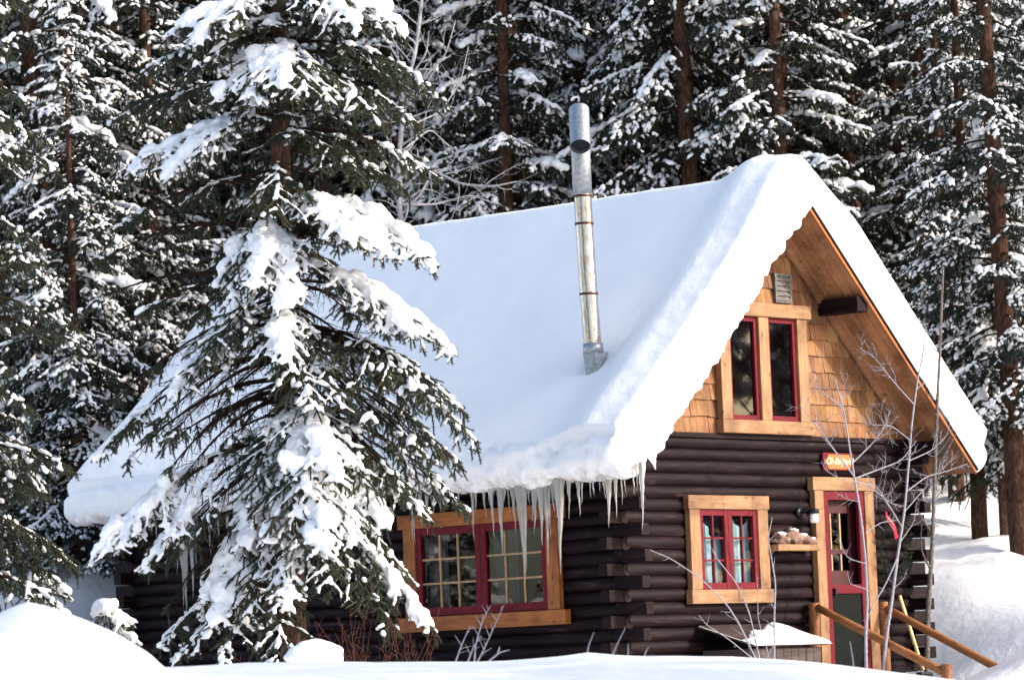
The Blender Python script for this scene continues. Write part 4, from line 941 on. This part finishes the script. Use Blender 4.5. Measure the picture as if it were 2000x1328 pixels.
twiggy(o, [(Q([(1722, 1335), (1730, 1250), (1742, 1170), (1752, 1090), (1766, 1000), (1775, 900), (1780, 830), (1792, 740), (1803, 690), (1808, 640)], -1.3), .028, 0),
    (Q([(1752, 1090), (1730, 1140), (1700, 1190), (1690, 1240)], -1.4), .012, 1), (Q([(1775, 900), (1820, 880), (1850, 850), (1860, 810)], -1.2), .010, 2),
    (Q([(1770, 960), (1810, 930), (1850, 920), (1890, 905)], -1.2), .011, 2), (Q([(1785, 790), (1740, 740), (1710, 700), (1680, 680)], -1.3), .010, 2),
    (Q([(1778, 860), (1740, 830), (1700, 830), (1690, 800)], -1.3), .009, 2), (Q([(1762, 1030), (1720, 960), (1690, 925)], -1.3), .011, 2), (Q([(1766, 1000), (1800, 960), (1820, 940)], -1.2), .009, 2),
    (Q([(1790, 760), (1815, 740), (1840, 745)], -1.2), .007, 2), (Q([(1757, 1060), (1785, 1020), (1790, 980)], -1.2), .008, 1), (Q([(1745, 1150), (1765, 1130), (1772, 1110)], -1.2), .006, 1)], rng, M['frost'], .02, 2, .42, .7, 5, .08, 1.5)
b0 = on(1488, 1290, 1, -1.6)
o = tag(empty('frosty_shrub', (b0[0], b0[1], gz(b0[0], b0[1]))), 'frosty bare shrub with splayed stems in front of the wooden bin', 'shrub')
RB = [b0 - np.array([0, 0, .2])]
twiggy(o, [(RB + Q([(1512, 1300), (1512, 1200), (1515, 1140), (1505, 1080), (1500, 1050), (1508, 1010)], -1.6), .016, 1), (RB + Q([(1482, 1300), (1445, 1220), (1420, 1180), (1370, 1130), (1310, 1090), (1270, 1074)], -1.7), .014, 1),
    (RB + Q([(1486, 1300), (1465, 1200), (1440, 1140), (1400, 1090), (1390, 1070)], -1.6), .013, 1), (RB + Q([(1476, 1290), (1420, 1245), (1380, 1220), (1365, 1200)], -1.7), .010, 1), (RB + Q([(1505, 1290), (1480, 1210), (1480, 1160), (1478, 1120)], -1.5), .009, 1),
    (RB + Q([(1495, 1290), (1510, 1260), (1535, 1220)], -1.8), .008, 0)], rng, M['frost'], .015, 1, .20, .8, 5, .17, .9)
b0 = P(1812, 1290, 49.5)
o = tag(empty('slim_tree', (b0[0], b0[1], gz(b0[0], b0[1]) - .1)), 'slim grey bare tree just beyond the cabin corner log ends', 'tree')
twiggy(o, [([P(a, b_, 49.5) for a, b_ in ((1810, 1330), (1812, 1200), (1820, 1080), (1824, 980), (1830, 800), (1838, 640), (1842, 520))], .042, 2), ([P(a, b_, 49.5) for a, b_ in ((1822, 960), (1850, 880), (1880, 820))], .014, 2)], rng, M['grey_bark'], .04, 2, .8, .4, 7, .45, .4)
# frosted broadleaf tree behind the roof
o = tag(empty('bare_tree', tuple(P(830, 560, 57.5))), 'frosted bare tree with tangled limbs behind the roof left of the flue', 'tree')
o.location[2] = gz(o.location[0], o.location[1]) - .1
bq = lambda l: [P(a, b_, 57.5 + c) for a, b_, c in l]
base = (o.location[0], o.location[1], o.location[2])
twiggy(o, [([base] + bq([(800, 700, 0), (790, 500, 0), (775, 350, 0), (790, 200, 0), (815, 80, 0), (830, -60, 0), (835, -200, 0)]), .06, 2),
    (bq([(778, 380, 0), (830, 325, -.3), (900, 360, -.5), (960, 365, -.6), (1010, 355, -.6)]), .03, 2), (bq([(776, 400, 0), (850, 400, .3), (920, 380, .5), (970, 400, .6)]), .022, 2),
    (bq([(785, 220, 0), (830, 150, -.4), (870, 110, -.5), (890, 40, -.5)]), .026, 2), (bq([(800, 150, 0), (760, 90, .3), (740, 20, .4)]), .02, 2), (bq([(780, 300, 0), (840, 250, .5), (880, 290, .8), (940, 300, 1.)]), .022, 2), (bq([(790, 250, 0), (860, 220, .2), (900, 160, .3), (915, 90, .3)]), .02, 2)],
    rng, plain('frosted_bark', (.34, .34, .37), .9), .05, 2, 1.0, .2, 5, .20, .8)

# dry shrub and frosted weeds poking through the snow
b0 = P(725, 1290, 40.8)
o = tag(empty('dry_shrub', (b0[0], b0[1], gz(b0[0], b0[1]))), 'reddish brown leafless shrub beside the big spruce trunk', 'shrub')
og = np.array(o.location); paths = []
for k in range(70):
    px = RN.uniform(630, 815); pt = [og + np.array([RH[0], RH[1], 0]) * ((px - 725) / 190) + np.array([0, 0, -.2])]; d = nrmz(np.array([RN.normal() * .3, RN.normal() * .3, 1.])); ln = RN.uniform(.6, 1.5)
    for i in range(6): d = nrmz(d + RN.normal(size=3) * .12); pt.append(pt[-1] + d * ln / 6)
    paths.append((pt, .008, 1))
twiggy(o, paths, rng, bark_mat('red_twig', (.06, .02, .015), (.14, .055, .04), (.2, .1, .08), (30, 30, 30)), .006, 1, .22, .5, 4, .12, .5)
def weed(label, px, py, s, sticks, grp=None, r=.011, lev=0, l0=.16):
    b0 = P(px, py, s); o = tag(empty('frosty_weed', (b0[0], b0[1], gz(b0[0], b0[1]))), label, 'weed', grp)
    twiggy(o, [([P(a, b_, s) for a, b_ in st_], r, lev) for st_ in sticks], rng, M['frost'], r, 1, l0, .2, 5, .05, .2)
weed('feathery frosted weed below the wide side window', 925, 1290, 32.2, [[(888, 1296), (900, 1262), (918, 1222)], [(926, 1300), (928, 1260), (942, 1212), (958, 1182)], [(910, 1300), (925, 1262), (940, 1240)], [(930, 1296), (945, 1268), (984, 1181)]], None, .009, 1, .13)
weed('small forked frosted twig right of the feathery weed', 968, 1285, 32.2, [[(955, 1290), (975, 1274), (996, 1268)], [(972, 1276), (976, 1262)]])
weed('single frosted stick leaning right at the log corner', 1210, 1275, 32.2, [[(1194, 1284), (1206, 1256), (1222, 1224)]])
weed('short upright frosted stick left of the log corner', 1152, 1270, 32.2, [[(1145, 1282), (1150, 1258), (1160, 1234)]])
weed('tiny frosted stick below the log corner ends', 1262, 1276, 32.2, [[(1255, 1290), (1262, 1270), (1268, 1262)], [(1226, 1286), (1227, 1256)]])
weed('frosted stick standing in snow below the door', 1665, 1290, 34, [[(1668, 1325), (1666, 1290), (1660, 1252)]], None, .013)

# mounds
lo_c = P(58, 1310, 29.5)
mo_ = lump('snow_mound', (lo_c[0], lo_c[1], lo_c[2] - .16), (1.10, 1.1, .66), M['snow'], 9, None, .05, 1.3, 5)
for v_ in mo_.data.vertices:
    rho = min(1, math.hypot(v_.co.x / 1.1, v_.co.y / 1.1)); v_.co.z *= .55 + .45 * (1 - rho)
tag(mo_, 'large smooth snow mound in the lower left corner', 'mound')
bl = P(612, 1282, 39.5)
tag(lump('snow_lump', (bl[0], bl[1], bl[2]), (.30, .26, .17), M['snow'], 13, None, .14, 1.4, 4), 'rounded snow lump at the foot of the big spruce', 'mound')
